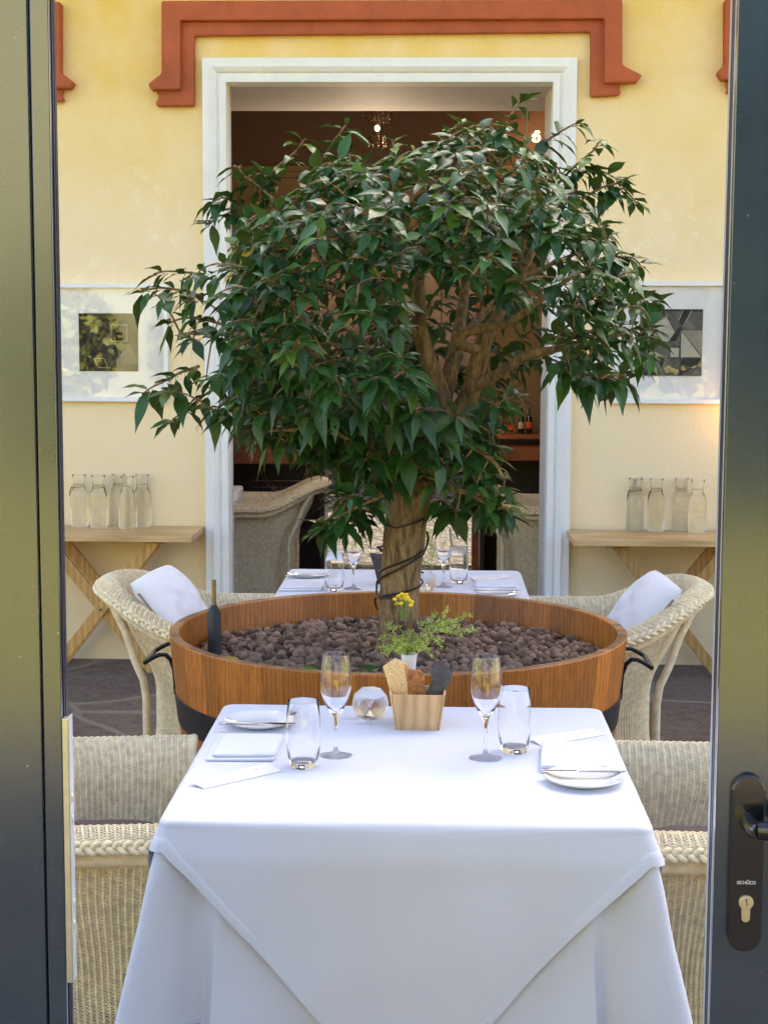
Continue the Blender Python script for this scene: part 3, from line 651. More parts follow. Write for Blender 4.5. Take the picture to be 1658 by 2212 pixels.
def bread_box(label, c, z, w0, w1, h, dep):
    t = thing('bread_box', label, 'wooden box', (c.x, c.y, z)); th = .0055
    def wall(pts_, dv): mb_ = MB(); mb_.tint = random.random(); return mb_.prism(pts_, dv)
    d0, d1 = dep * w0 / w1, dep
    for sgn in (-1, 1):
        y0, y1 = sgn * d0 / 2, sgn * d1 / 2
        wall([(-w0 / 2, y0, 0), (w0 / 2, y0, 0), (w1 / 2, y1, h), (-w1 / 2, y1, h)], (0, -sgn * th, 0)).build('panel', M['boxwood'], t, smooth=0, bevel=.0008)
        x0, x1 = sgn * (w0 / 2 + .0005), sgn * (w1 / 2 + .0005)
        wall([(x0, -d0 / 2 + .001, 0), (x0, d0 / 2 - .001, 0), (x1, d1 / 2 - .001, h), (x1 + sgn * .001, d1 / 2 - .012, h + .006), (x1 + sgn * .001, -d1 / 2 + .012, h + .006), (x1, -d1 / 2 + .001, h)], (sgn * th * .8, 0, 0)).build('end_panel', M['boxwood'], t, smooth=0, bevel=.0008)
    MB().box(-w0 / 2 + th, w0 / 2 - th, -d0 / 2 + th, d0 / 2 - th, .002, .008).build('base', M['boxwood'], t, smooth=0)
    return t
bc = atz(901, 1578, Z1); bcy = bc.y + .040
bread_box('tapered wooden box of crackers in the middle of the foreground table', V((bc.x, bcy, 0)), Z1, .0845, .108, .078, .095)
fb = atz(868, 1268, Z2)
bread_box('wooden cracker box on the far table mostly hidden by the trunk', V((fb.x, fb.y + .05, 0)), Z2, .085, .108, .075, .1)
def crisp(name, cat, label, outline, y, mat, th, lean=.05, wav=0.):
    """flat crisp cut to an outline (picture survey on plane y), with thickness, ripple and backward lean"""
    pts_ = [at(px, py, y) for px, py in outline]; base = min(p.z for p in pts_); c = sum(pts_, V()) / len(pts_); mb_ = MB(); n_ = len(pts_)
    fr, bk = [], []
    rings = [1, .93, .66, .33]
    for q, inset in ((rings[0], .35), (rings[1], 0), (rings[2], 0), (rings[3], 0)):
        for p in pts_:
            r_ = c + (p - c) * q; dy = (r_.z - base) * lean + wav * math.sin(r_.z * 130 + r_.x * 60) * q
            fr.append((r_.x, r_.y + dy + th * inset, r_.z)); bk.append((r_.x, r_.y + dy + th * (1 - inset), r_.z))
    mb_.grid(fr, n_, 4, closed=True); mb_._add(fr[-n_:], [tuple(range(n_))]); mb_.grid(bk, n_, 4, closed=True); mb_._add(bk[-n_:], [tuple(range(n_))])
    mb_._add(fr[:n_] + bk[:n_], [(i, (i + 1) % n_, n_ + (i + 1) % n_, n_ + i) for i in range(n_)])
    o = mb_.build(name, mat, smooth=45)
    for v in o.data.vertices: v.co -= V((c.x, c.y, base))
    o.location = (c.x, c.y, base); return tag(o, label, cat)
ky = bcy - .018
crisp('cracker', 'cracker', 'pale seeded cracker leaning left in the wooden box', [(826, 1441), (852, 1423), (868, 1428), (874, 1450), (880, 1480), (884, 1540), (852, 1545), (846, 1510), (836, 1472)], ky - .004, M['cracker'], .004, .05, .0012)
crisp('cracker', 'cracker', 'small piece of cracker half hidden behind the toast', [(862, 1436), (882, 1434), (892, 1470), (896, 1540), (872, 1540), (868, 1470)], ky + .014, M['cracker'], .004)
crisp('toast_slice', 'toast', 'brown grilled slice of bread in the middle of the wooden box', [(870, 1452), (884, 1446), (897, 1449), (906, 1447), (914, 1455), (918, 1470), (914, 1486), (916, 1500), (910, 1540), (878, 1540), (872, 1490), (868, 1470)], ky - .002, M['toast'], .010, .04, .001)
crisp('charcoal_crisp', 'cracker', 'dark grey charcoal crisp leaning right in the wooden box', [(937, 1434), (955, 1440), (979, 1450), (972, 1474), (964, 1490), (952, 1508), (944, 1545), (906, 1545), (912, 1512), (924, 1488), (932, 1474), (930, 1455)], ky - .003, M['coal'], .006, .05, .0016)
crisp('charcoal_crisp', 'cracker', 'dark grey crisp standing on the far table left of the trunk', [(797, 1194), (826, 1197), (838, 1260), (816, 1262), (808, 1228)], fb.y + .045, M['coal'], .005)

# bud vase and flowers
vb = V((at(883, 1440, bcy + .062).x, bcy + .062, Z1)); vtop = at(883, 1412, vb.y).z - Z1
rib = []; nn = 48
for rr_, zz in ((.011, 0), (.012, .02), (.0125, .08), (.0145, vtop * .85), (.0172, vtop), (.0158, vtop - .001), (.011, .08)):
    for k in range(nn): q = 2 * PI * k / nn; r2 = rr_ * (1 + .05 * (1 if k % 3 else -1)); rib.append((r2 * math.cos(q), r2 * math.sin(q), zz))
mbv = MB().grid(rib, nn, 7, closed=True); vz = mbv.build('bud_vase', M['china'], smooth=25); vz.location = vb; tag(vz, 'slim pleated white bud vase behind the bread box', 'vase')
bq = thing('flower_bunch', 'small bunch of yellow button flowers and green fern in the white bud vase', 'flowers', (vb.x, vb.y, Z1 + vtop))
vt = V((vb.x, vb.y, Z1 + vtop - .02)); stm = MB(); rr_ = random.Random(5)
heads = [(853, 1294), (857, 1304), (866, 1303), (861, 1287), (868, 1283), (873, 1289), (877, 1284), (880, 1291), (884, 1297), (889, 1300), (875, 1297), (866, 1294), (887, 1307)]
for hx_, hy_ in heads:
    hp_ = at(hx_, hy_, vb.y + rr_.uniform(-.012, .012)); jn = at(868 + rr_.uniform(-4, 8), 1330 + rr_.uniform(-6, 8), vb.y)
    stm.tube([vt, (vt + jn) / 2 + V((-.004, 0, 0)), jn, (jn + hp_) / 2 + V(((hp_.x - jn.x) * .2, 0, 0)), hp_], .0011, 5)
    b_ = MB().ball((0, 0, 0), .0052, (1, 1, .72), 14, 8); b_.v = [tuple(V(v) + hp_) for v in b_.v]; b_.build('flower_head', M['yellow'], bq, world=True)
stm.build('stem', M['stem'], bq, world=True)
def ferns(name, sprigs, parent, base_y, dens, nl, seed_):
    r_ = np.random.default_rng(seed_); C_, D_ = [], []
    twig = MB()
    for path in sprigs:
        pts_ = [at(px, py, base_y + dy) for px, py, dy in path]; twig.tube(pts_, .0008, 4)
        for a_, b_ in zip(pts_, pts_[1:]):
            L = (b_ - a_).length; k = max(2, int(L / dens))
            for i in range(k):
                p = a_.lerp(b_, (i + r_.random()) / k); ax = (b_ - a_).normalized()
                for q in range(6):
                    d = V(r_.normal(size=3)).normalized() + ax * .7; C_.append(p); D_.append(d.normalized() * nl * r_.uniform(.6, 1.2))
    C_, D_ = np.array(C_), np.array(D_); s = np.cross(D_, r_.normal(size=D_.shape)); s = s / np.linalg.norm(s, axis=1)[:, None] * .0009
    vv_ = np.stack([C_ - s * .5, C_ + D_ * .5 - s, C_ + D_, C_ + D_ * .5 + s], 1).reshape(-1, 3)
    lo = np.array(parent.location); o = npmesh(name, vv_ - lo, np.arange(len(vv_)).reshape(-1, 4), M['fern'], parent, smooth=False)
    twig.build('twig', M['stem'], o, world=True); return o
sp_ = [[(884, 1412, 0), (860, 1385, -.02), (836, 1400, -.03), (822, 1398, -.04)], [(884, 1412, 0), (850, 1400, .0), (828, 1412, .01)], [(884, 1410, 0), (845, 1375, .01), (820, 1378, .0)], [(884, 1410, 0), (866, 1370, -.01), (842, 1352, -.02), (834, 1345, -.02)],
       [(884, 1410, 0), (905, 1385, -.02), (920, 1400, -.04), (930, 1412, -.04)], [(884, 1410, 0), (910, 1375, 0), (945, 1378, -.02), (950, 1395, -.03)], [(884, 1408, 0), (900, 1365, .02), (940, 1350, .02), (975, 1345, .03), (1000, 1360, .03), (1024, 1362, .03)],
       [(940, 1350, .02), (958, 1332, .02), (965, 1312, .02)], [(950, 1350, .02), (985, 1340, .02), (1004, 1325, .02), (1016, 1328, .02)], [(945, 1352, .02), (980, 1365, .0), (998, 1372, .0)], [(884, 1408, 0), (880, 1372, .02), (905, 1350, .03), (925, 1340, .03)],
       [(884, 1410, 0), (872, 1395, -.03), (858, 1412, -.04)], [(900, 1385, 0), (935, 1365, .01), (962, 1362, 0)], [(925, 1345, .02), (940, 1325, .02)], [(890, 1400, 0), (912, 1402, -.03), (924, 1388, -.03)], [(870, 1390, 0), (850, 1365, 0), (868, 1350, 0)]]
ferns('fern', sp_, bq, vb.y, .0045, .0125, 3)
pm = MB()
for px, py in ((848, 1352), (856, 1360), (868, 1345), (862, 1366), (872, 1356), (902, 1362), (896, 1352), (844, 1360)):
    p = at(px, py, vb.y - .006 + rr_.uniform(-.01, .01)); pm.ball(p, .0062, (1.2, .5, .8 + .4 * rr_.random()), 8, 6)
pm.build('plum_flower', M['plum'], bq, world=True)
bq2 = thing('flower_bunch', 'sprays of green fern and dark red petals on the far table behind the trunk', 'flowers', (fb.x, fb.y + .09, Z2 + .12))
fy = fb.y + .09
MB().lathe([(0, 0), (.011, 0), (.013, .08), (.017, .12), (.0155, .12), (.010, .02), (0, .02)], (fb.x, fy, Z2), 20).build('bud_vase', M['china'], bq2, world=True)
ferns('fern', [[(868, 1190, 0), (905, 1160, 0), (925, 1150, 0), (932, 1190, 0), (930, 1235, -.01)], [(868, 1190, 0), (900, 1140, 0), (920, 1110, 0)], [(868, 1190, 0), (915, 1180, 0), (938, 1205, 0)], [(868, 1188, 0), (905, 1150, .02), (945, 1150, .02)], [(868, 1190, 0), (910, 1200, 0), (918, 1225, 0)], [(900, 1160, 0), (925, 1170, 0), (945, 1190, 0)]], bq2, fy, .006, .014, 8)
pm = MB()
for px, py in ((818, 1182), (824, 1188), (828, 1179), (834, 1186)): pm.ball(at(px, py, fy), .008, (1.2, .5, .8), 8, 6)
pm.build('plum_flower', M['plum'], bq2, world=True)

# ------------------------------------------------------------------ barrel planter
BX, BYc, RIM = -.094, 4.40, .78
RO = .630
bar = thing('barrel_planter', 'large round wooden half barrel planter with a black hoop and iron handles', 'planter', (BX, BYc, 0))
def r_out(z): return RO - .030 * ((RIM - z) / .27) if z > .3 else RO - .085
NS = 38; mb = MB(); rr = random.Random(11)
wds = [rr.uniform(.55, 1.4) for _ in range(NS)]; cum = [0.]
for x_ in wds: cum.append(cum[-1] + x_ / sum(wds))
for k in range(NS):
    a0, a1 = 2 * PI * cum[k] + .0004, 2 * PI * cum[k + 1] - .0004; mb.tint = rr.random() + .01; mb.cur = 0; sub = 6
    prof = [(r_out(.02), .02), (r_out(.4), .4), (r_out(.6), .6), (RO - .0012, RIM - .003), (RO - .004, RIM), (RO - .026, RIM), (RO - .029, RIM - .003), (RO - .045, .62)]
    wob = rr.uniform(-.0003, .0003); o = len(mb.v); vs = []
    for r, z in prof:
        for i in range(sub + 1):
            q = a0 + (a1 - a0) * i / sub; vs.append(((r + wob) * math.cos(q), (r + wob) * math.sin(q), z))
    fs = [(j * (sub + 1) + i, j * (sub + 1) + i + 1, (j + 1) * (sub + 1) + i + 1, (j + 1) * (sub + 1) + i) for j in range(len(prof) - 1) for i in range(sub)]
    mb._add(vs, fs)
    nf = len(fs); mb.m[-nf:] = [1 if 4 * sub <= i < 5 * sub else 0 for i in range(nf)]
mb.build('staves', [M['barrel'], M['barrelrim']], bar, smooth=30)
def hoop(z0, z1):
    return [(r_out(z0) + .0004, z0 - .001), (r_out(z0) + .0040, z0), (r_out(z1) + .0040, z1), (r_out(z1) + .0004, z1 + .001)]
MB().lathe(hoop(.540, .617), n=120).build('hoop', M['hoop'], bar)
MB().lathe(hoop(.10, .17), n=120).build('hoop', M['hoop'], bar)
MB().lathe([(0, .684), (RO - .04, .684)], n=80).build('soil', M['dark'], bar, smooth=0)
for az0 in (PI, 0):
    mbh = MB(); tips = []
    path = [(.612, .600), (.6135, .64), (.617, .672), (.626, .697), (.640, .711), (.657, .711), (.676, .702), (.695, .690)]
    for sg in (-1, 1):
        q = az0 + sg * .118
        mbh.tube([(r * math.cos(q), r * math.sin(q), z) for r, z in path], [.0062, .0062] + [.0060] * 6, 10)
        mbh.obox((.600 * math.cos(q), .600 * math.sin(q), .635), (.004 * math.cos(q), .004 * math.sin(q), 0), (-.012 * math.sin(q), .012 * math.cos(q), 0), (0, 0, .030))
        tips.append((path[-1][0] * math.cos(q), path[-1][0] * math.sin(q), path[-1][1]))
    mbh.tube([tips[0], V(tips[0]).lerp(V(tips[1]), .5) + V((math.cos(az0) * .004, 0, -.002)), tips[1]], .0066, 10)
    mbh.build('handle', M['iron'], bar, bevel=0)

import bmesh
bm = bmesh.new(); bmesh.ops.create_icosphere(bm, subdivisions=2, radius=1)
iv = np.array([v.co[:] for v in bm.verts]); it = np.array([[v.index for v in f.verts] for f in bm.faces]); bm.free()
n = 9500; rad = np.sqrt(rng.random(n)) * (RO - .062); an = rng.random(n) * 2 * PI
pr = rng.gamma(5, .0017, n).clip(.0044, .0138)
cen = np.c_[rad * np.cos(an), rad * np.sin(an), .6875 + rng.random(n) * .016 + .004 * np.sin(rad * 9) - .004 * (pr < .007)]
keep = np.hypot(cen[:, 0] + .0, cen[:, 1]) > .055; cen, pr = cen[keep], pr[keep]; n = len(cen)
# push overlapping pebbles apart a little
for _ in range(4):
    order = np.argsort(cen[:, 0]); cen, pr = cen[order], pr[order]
    for s in range(1, 40):
        d = cen[s:] - cen[:-s]; L = np.linalg.norm(d, axis=1) + 1e-6; ov = (pr[s:] + pr[:-s]) * .93 - L; m_ = ov > 0
        mv = d / L[:, None] * (ov * m_ * .25)[:, None]; cen[s:] += mv; cen[:-s] -= mv
rd = np.hypot(cen[:, 0], cen[:, 1]); lim = RO - .052; f = np.where(rd > lim, lim / rd, 1); cen[:, 0] *= f; cen[:, 1] *= f; cen[:, 2] = cen[:, 2].clip(.675, .722)
sc = rng.uniform(.78, 1.12, (n, 1, 3)); ph = rng.random((n, 1, 3)) * 6
sh = iv[None] * sc * (1 + .17 * np.sin(iv[None] @ rng.normal(size=(3, 3)) * 2.6 + ph).sum(2, keepdims=True) / 1.7)
vv = cen[:, None] + sh * pr[:, None, None]
ff = (it[None] + (np.arange(n) * len(iv))[:, None, None]).reshape(-1, 3)
pb = npmesh('clay_pebbles', vv.reshape(-1, 3) + np.array((BX, BYc, 0)), ff, M['pebble'], attr=np.repeat(rng.random(n), len(iv)))
setting(pb, 'stuff')

# slim canister standing in the pebbles
tp = atz(463, 1416, .70); r_ = .0186
t = thing('oil_torch', 'slim dark grey canister torch with brass nozzle standing in the barrel pebbles', 'garden torch', (tp.x, tp.y, .69))
MB().lathe([(0, 0), (r_, 0), (r_, .132), (r_ - .001, .136), (.0075, .152), (0, .152)], n=36).build('canister', M['torch'], t)
MB().lathe([(.0062, .1525), (.0062, .222), (.0048, .222), (.0048, .2), (0, .2)], n=24).build('nozzle', M['brass'], t)

# ------------------------------------------------------------------ the tree
tree = thing('potted_tree', 'small round-crowned tree with glossy dark leaves growing in the wooden barrel', 'tree', (BX, BYc, .70))
S = BYc / F
def TP(px, py, dy=0.): return at(px, py, BYc + dy)
limbs = [
    [(857, 1425, 0, .066), (858, 1395, 0, .060), (861, 1330, 0, .0565), (864, 1260, 0, .056), (870, 1190, 0, .0565), (876, 1130, 0, .058), (884, 1070, 0, .061), (903, 1020, 0, .060), (925, 975, 0, .056), (945, 930, 0, .050)],
    [(940, 945, 0, .044), (952, 885, -.01, .036), (946, 838, -.02, .031), (928, 788, -.03, .028), (912, 735, -.03, .026), (904, 675, -.02, .023), (903, 600, 0, .017), (880, 520, .02, .012), (850, 440, .04, .008), (840, 360, .05, .005)],
    [(948, 940, .01, .044), (985, 905, .02, .036), (1008, 865, .02, .033), (1024, 818, .02, .031), (1040, 752, .02, .028), (1056, 712, .03, .022), (1105, 630, .05, .016), (1150, 540, .06, .012), (1190, 450, .08, .008), (1200, 350, .1, .005)],
    [(952, 880, .02, .03), (970, 810, .06, .028), (985, 745, .10, .024), (1000, 650, .16, .018), (1010, 540, .2, .012), (1000, 430, .22, .008), (990, 340, .22, .005)],
    [(1018, 835, .0, .022), (1062, 815, -.02, .018), (1100, 790, -.04, .016), (1140, 768, -.06, .014), (1205, 752, -.08, .012), (1270, 740, -.1, .009), (1350, 720, -.1, .005)],
    [(1030, 755, .0, .018), (985, 738, -.04, .016), (1020, 712, -.07, .015), (1090, 700, -.10, .013), (1150, 660, -.14, .010), (1230, 600, -.18, .007), (1300, 560, -.16, .004)],
    [(915, 985, -.02, .026), (860, 920, -.08, .021), (790, 850, -.14, .017), (700, 780, -.18, .013), (600, 730, -.18, .010), (500, 720, -.14, .007), (390, 720, -.1, .004)],
    [(912, 740, -.02, .017), (850, 670, -.08, .014), (760, 590, -.12, .011), (660, 520, -.12, .008), (560, 470, -.08, .005)],
    [(930, 790, .04, .018), (850, 720, .16, .015), (740, 640, .26, .011), (620, 570, .3, .008), (500, 520, .26, .005)],
    [(985, 745, .10, .016), (1060, 660, .26, .013), (1150, 590, .34, .009), (1260, 540, .3, .005)],
    [(905, 1010, -.02, .022), (860, 980, -.12, .016), (800, 960, -.20, .012), (700, 930, -.22, .008), (580, 930, -.2, .004)],
    [(930, 975, -.03, .020), (960, 960, -.12, .014), (1000, 960, -.2, .010), (1060, 990, -.22, .006), (1090, 1040, -.2, .004)],
    [(884, 1075, -.05, .014), (850, 1060, -.12, .010), (780, 1090, -.18, .006), (720, 1120, -.18, .004)],
    [(905, 1040, -.05, .014), (960, 1050, -.12, .010), (1020, 1070, -.16, .006), (1070, 1100, -.15, .004)],
    [(905, 1000, .05, .02), (820, 930, .2, .014), (700, 860, .3, .009), (580, 800, .3, .005)],
    [(905, 605, .0, .014), (930, 500, -.12, .010), (950, 420, -.16, .007), (960, 340, -.12, .004)],
    [(1105, 630, .05, .013), (1130, 520, -.08, .009), (1130, 400, -.05, .006), (1135, 290, .0, .003), (1140, 215, .0, .0022)],
]
mb = MB(); nodes = []
for li, L in enumerate(limbs):
    pts = [TP(x, y, d) for x, y, d, r in L]; rs = [r * (.84 if li else 1) for *_, r in L]
    P2, R2_ = [], []
    for i in range(len(pts) - 1):
        for k in range(5):
            u = k / 5; p0, p1, p2, p3 = pts[max(i - 1, 0)], pts[i], pts[i + 1], pts[min(i + 2, len(pts) - 1)]
            q = .5 * ((2 * p1) + (p2 - p0) * u + (2 * p0 - 5 * p1 + 4 * p2 - p3) * u * u + (3 * p1 - p0 - 3 * p2 + p3) * u ** 3)
            P2.append(q); R2_.append((rs[i] * (1 - u) + rs[i + 1] * u) * (1 + .05 * noise.noise(q * 30)))
    P2.append(pts[-1]); R2_.append(rs[-1])
    mb.tube(P2, R2_, 20 if rs[0] > .03 else 10)
    if li: nodes += [(p, r) for p, r in zip(P2, R2_) if r < .03]
mb.tube([TP(908, 700, -.05), TP(918, 680, -.06), TP(928, 655, -.065)], [.010, .008, .007], 8)
mb.build('trunk', M['bark'], tree, world=True, smooth=60)

outline = [(1160, 292), (1195, 325), (1225, 360), (1262, 400), (1300, 440), (1330, 480), (1345, 510), (1340, 530), (1375, 560), (1380, 595), (1425, 640), (1425, 690), (1440, 745), (1425, 790), (1385, 800), (1370, 840), (1335, 870), (1300, 850), (1250, 850), (1215, 825), (1195, 790),
           (1130, 800), (1130, 835), (1150, 870), (1100, 890), (1060, 900), (1100, 955), (1112, 995), (1085, 1020), (1110, 1065), (1130, 1130), (1095, 1155), (1045, 1170), (1000, 1130), (945, 1140), (915, 1090), (880, 1065), (835, 1060), (820, 1110), (790, 1150), (740, 1170), (700, 1180), (655, 1170), (660, 1140), (700, 1100), (720, 1050),
           (660, 985), (590, 965), (530, 965), (505, 940), (450, 900), (400, 910), (380, 885), (390, 855), (320, 865), (340, 830), (400, 800), (400, 760), (360, 740), (380, 700), (320, 650), (310, 620), (345, 590), (410, 575), (465, 535), (490, 500), (520, 465), (550, 430), (585, 410), (610, 400), (640, 370), (680, 338), (740, 312), (790, 320), (850, 325), (920, 300), (985, 266), (1060, 250), (1115, 262)]
window = [(868, 560), (1000, 580), (1110, 640), (1215, 715), (1215, 785), (1140, 815), (1110, 850), (1040, 890), (985, 880), (935, 890), (900, 860), (872, 740)]
OL = np.array(outline, float)
def inside(px, py, poly):
    x, y = poly[:, 0], poly[:, 1]; x2, y2 = np.roll(x, -1), np.roll(y, -1)
    c = ((y > py) != (y2 > py)) & (px < (x2 - x) * (py - y) / (y2 - y + 1e-9) + x); return c.sum() % 2 == 1
def edge(px, py):
    a, b = OL, np.roll(OL, -1, 0); d = b - a; t_ = (((px - a[:, 0]) * d[:, 0] + (py - a[:, 1]) * d[:, 1]) / (d ** 2).sum(1)).clip(0, 1)
    q = a + d * t_[:, None]; return np.hypot(q[:, 0] - px, q[:, 1] - py).min()
WN = np.array(window, float); tips = []; rt = random.Random(21)
def add_layer(sp, kind, tries=6000):
    got = []
    for _ in range(tries):
        px, py = rt.uniform(265, 1450), rt.uniform(190, 1200)
        if not inside(px, py, OL): continue
        e = edge(px, py)
        if e < 16: continue
        if kind != 'back' and e > 40 and noise.noise((px * .0085, py * .0150, 3.3)) < -.26: continue
        if kind != 'front' and px < 490 and py > 520: continue
        sp_l = sp * (1.75 if (px < 490 and py > 540) else 1.4 if (px < 470 or px > 1320 or py > 1000) else 1.0)
        if any((px - a) ** 2 + (py - b) ** 2 < sp_l * sp_l for a, b in got): continue
        u = min(1, e / 240); half = .56 * math.sqrt(max(0, 1 - (1 - u) ** 2)) + .03
        if py > 900: half *= .62
        if kind == 'front':
            if inside(px, py, WN): continue
            dy = -half * rt.uniform(.72, 1.0)
        elif kind == 'mid':
            if inside(px, py, WN): continue
            dy = half * rt.uniform(-.55, .1)
        else:
            if py > 860 and rt.random() < .55: continue
            dy = half * rt.uniform(.25, .95)
        got.append((px, py)); tips.append((TP(px, py, dy), e, kind))
add_layer(32, 'front', 12000); add_layer(36, 'mid', 8000); add_layer(36, 'back', 8000)
SPR = [((1300, 440), (1345, 410), (1375, 440), .0), ((1240, 380), (1290, 370), (1330, 385), .05), ((540, 450), (480, 430), (455, 440), .0), ((600, 400), (560, 380), (530, 385), .0), ((1060, 330), (1105, 250), (1128, 208), 0), ((1150, 330), (1215, 285), (1255, 262), .05), ((1200, 400), (1280, 330), (1300, 300), 0), ((700, 340), (735, 290), (748, 268), -.05), ((590, 430), (530, 385), (505, 355), -.05), ((560, 400), (640, 330), (660, 298), .05), ((930, 330), (985, 275), (1010, 262), 0),
       ((1270, 420), (1330, 400), (1352, 395), .0), ((440, 640), (345, 625), (300, 632), -.05), ((430, 790), (350, 830), (310, 848), -.10), ((480, 830), (400, 890), (365, 915), -.12), ((450, 600), (380, 590), (340, 588), 0), ((520, 470), (470, 470), (448, 490), 0), ((760, 1060), (715, 1120), (690, 1140), -.16), ((1020, 1060), (1070, 1100), (1090, 1115), -.16),
       ((1290, 700), (1370, 720), (1400, 735), -.05), ((1260, 800), (1310, 830), (1325, 850), -.05), ((1300, 560), (1365, 560), (1385, 575), 0), ((840, 360), (850, 320), (846, 300), 0), ((480, 700), (400, 690), (360, 700), -.08), ((1330, 640), (1400, 645), (1420, 655), -.02)]
cc = TP(900, 660, 0)
# leaf template
tt = np.array([0, .07, .2, .36, .53, .70, .86, 1.0]); wd = np.array([.012, .062, .142, .180, .165, .104, .040, .002])
Lv, Lf = [], []
def leaf_batch(base, dirs, nrm, Ls, tints, wide, droop, fold, wave):
    n = len(base); side = np.cross(dirs, nrm); side /= np.linalg.norm(side, axis=1)[:, None] + 1e-9; nrm = np.cross(side, dirs)
    out = np.zeros((n, len(tt), 3, 3))
    for i, (t_, w_) in enumerate(zip(tt, wd)):
        dz = droop * t_ ** 2.0
        cx = base + dirs * (Ls * (t_ - .18 * droop * t_ ** 2))[:, None] + np.array([0, 0, -1.0]) * (Ls * dz)[:, None] * .8
        for j, sg in enumerate((-1, 0, 1)):
            lift = (fold * abs(sg) * w_ + .06 * np.sin(t_ * 11 + wave + sg * 1.3) * abs(sg) * w_ / .19 * .5)
            out[:, i, j] = cx + side * (Ls * w_ * wide * sg)[:, None] + nrm * (Ls * lift)[:, None]
    return out
B_, D_, N_, L_, T_ = [], [], [], [], []
twig = MB(); tw_nodes = [(p, r) for p, r in nodes]
npos = np.array([p[:] for p, _ in tw_nodes]); order = sorted(range(len(tips)), key=lambda i: (tips[i][0] - cc).length)
add_pos = list(npos)
def whorl(p, ax, out, kind, nl, spread, along, young, low, th0, th1, bend):
    s1_ = ax.orthogonal().normalized(); s2_ = ax.cross(s1_); ph = rt.random() * 6.28
    for k in range(nl):
        u = k / nl; az = ph + k * 2.399 + rt.uniform(-.3, .3); th = R(rt.uniform(th0, th1) + u * 18)
        dv = ax * math.cos(th) + (s1_ * math.cos(az) + s2_ * math.sin(az)) * math.sin(th)
        dv.z = dv.z * .5 + rt.uniform(-.40, .16) - (.06 if low else .0); dv.normalize()
        b0 = p - ax * (.004 + along * u) - V((0, 0, bend * u * u))
        nv = V((0, 0, 1.0)) + ax * .35 + V((rt.uniform(-.35, .35), rt.uniform(-.35, .25), 0)); nv = (nv - dv * nv.dot(dv)).normalized()
        L = rt.uniform(.048, .090) * (1.06 if low else 1.0) * (.72 if u < .15 else 1)
        B_.append(b0 + dv * .006); D_.append(dv); N_.append(nv); L_.append(L)
        T_.append(rt.uniform(.86, 1) if young else (rt.uniform(.70, .9) if rt.random() < .08 else rt.random() * .7))
        twig.tube([b0, b0 + dv * .008], [.0010, .0009], 4, caps=False)
for i in order:
    p, e, kind = tips[i]; arr = np.array(add_pos); dd = np.linalg.norm(arr - np.array(p), axis=1); dc = np.linalg.norm(arr - np.array(cc), axis=1)
    dd = dd + 0.6 * np.maximum(0, dc - (p - cc).length + .02); k = int(np.argmin(dd)); q = V(arr[k]); d = (p - q)
    out = (p - cc); out.z *= .45; out.normalize()
    mid = q.lerp(p, .55) + V((0, 0, .02 * d.length / .2))
    twig.tube([q, q.lerp(mid, .5) + V((0, 0, .004)), mid, mid.lerp(p, .6) + V((0, 0, .003)), p], [.0032, .0028, .0023, .0019, .0014], 5, caps=False)
    add_pos.append(np.array(mid))
    if d.length < .2: add_pos.append(np.array(p))
    low = p.z < 1.5
    ax = (out * .9 + V((0, 0, .18 if low else .42)) + (p - mid).normalized() * .5 + V((rt.uniform(-.3, .3), rt.uniform(-.3, .3), 0))).normalized()
    if kind == 'front': ax = (ax + V((0, -.30, 0))).normalized()
    whorl(p, ax, out, kind, rt.randint(6, 9), 0, rt.uniform(.025, .06), rt.random() < (.14 if p.z > 1.9 else .04), low, 42, 78, .0)
for (x0, y0), (x1, y1), (x2, y2), dy in SPR:
    p0, p1, p2 = TP(x0, y0, dy), TP(x1, y1, dy * .7), TP(x2, y2, dy * .5)
    path = [p0, p0.lerp(p1, .5) + V((0, 0, .008)), p1 + V((0, 0, .006)), p1.lerp(p2, .6) + V((0, 0, .005)), p2]
    twig.tube(path, [.0042, .0036, .003, .0024, .0016], 6)
    ax = (p2 - p1).normalized(); yg = y2 < 320 and rt.random() < .6; low = p2.z < 1.5
    whorl(p2, ax, ax, 'spray', 5, 0, .03, yg, low, 35, 75, 0)
    for u in (.25, .5, .75, 1.0):
        whorl(p0.lerp(p1, u) if u < 1 else p1, ax, ax, 'spray', 3, 0, .03, yg, low, 50, 85, 0)
B_, D_, N_ = (np.array([x[:] for x in q]) for q in (B_, D_, N_)); L_, T_ = np.array(L_), np.array(T_); nl = len(B_)
LV = leaf_batch(B_, D_, N_, L_, T_, rng.uniform(1.0, 1.35, nl), rng.uniform(.08, .66, nl), rng.uniform(.12, .5, nl), rng.random(nl) * 6)
ti = np.arange(len(tt) * 3).reshape(len(tt), 3); q = np.array([(ti[i, j], ti[i, j + 1], ti[i + 1, j + 1], ti[i + 1, j]) for i in range(len(tt) - 1) for j in range(2)])
ff = (q[None] + (np.arange(nl) * len(tt) * 3)[:, None, None]).reshape(-1, 4)
npmesh('crown', LV.reshape(-1, 3) - np.array((BX, BYc, .70)), ff, M['leaf'], tree, attr=np.repeat(T_, len(tt) * 3))
twig.build('twigs', M['bark'], tree, world=True, smooth=60)
print('leaves', nl, 'tips', len(tips))
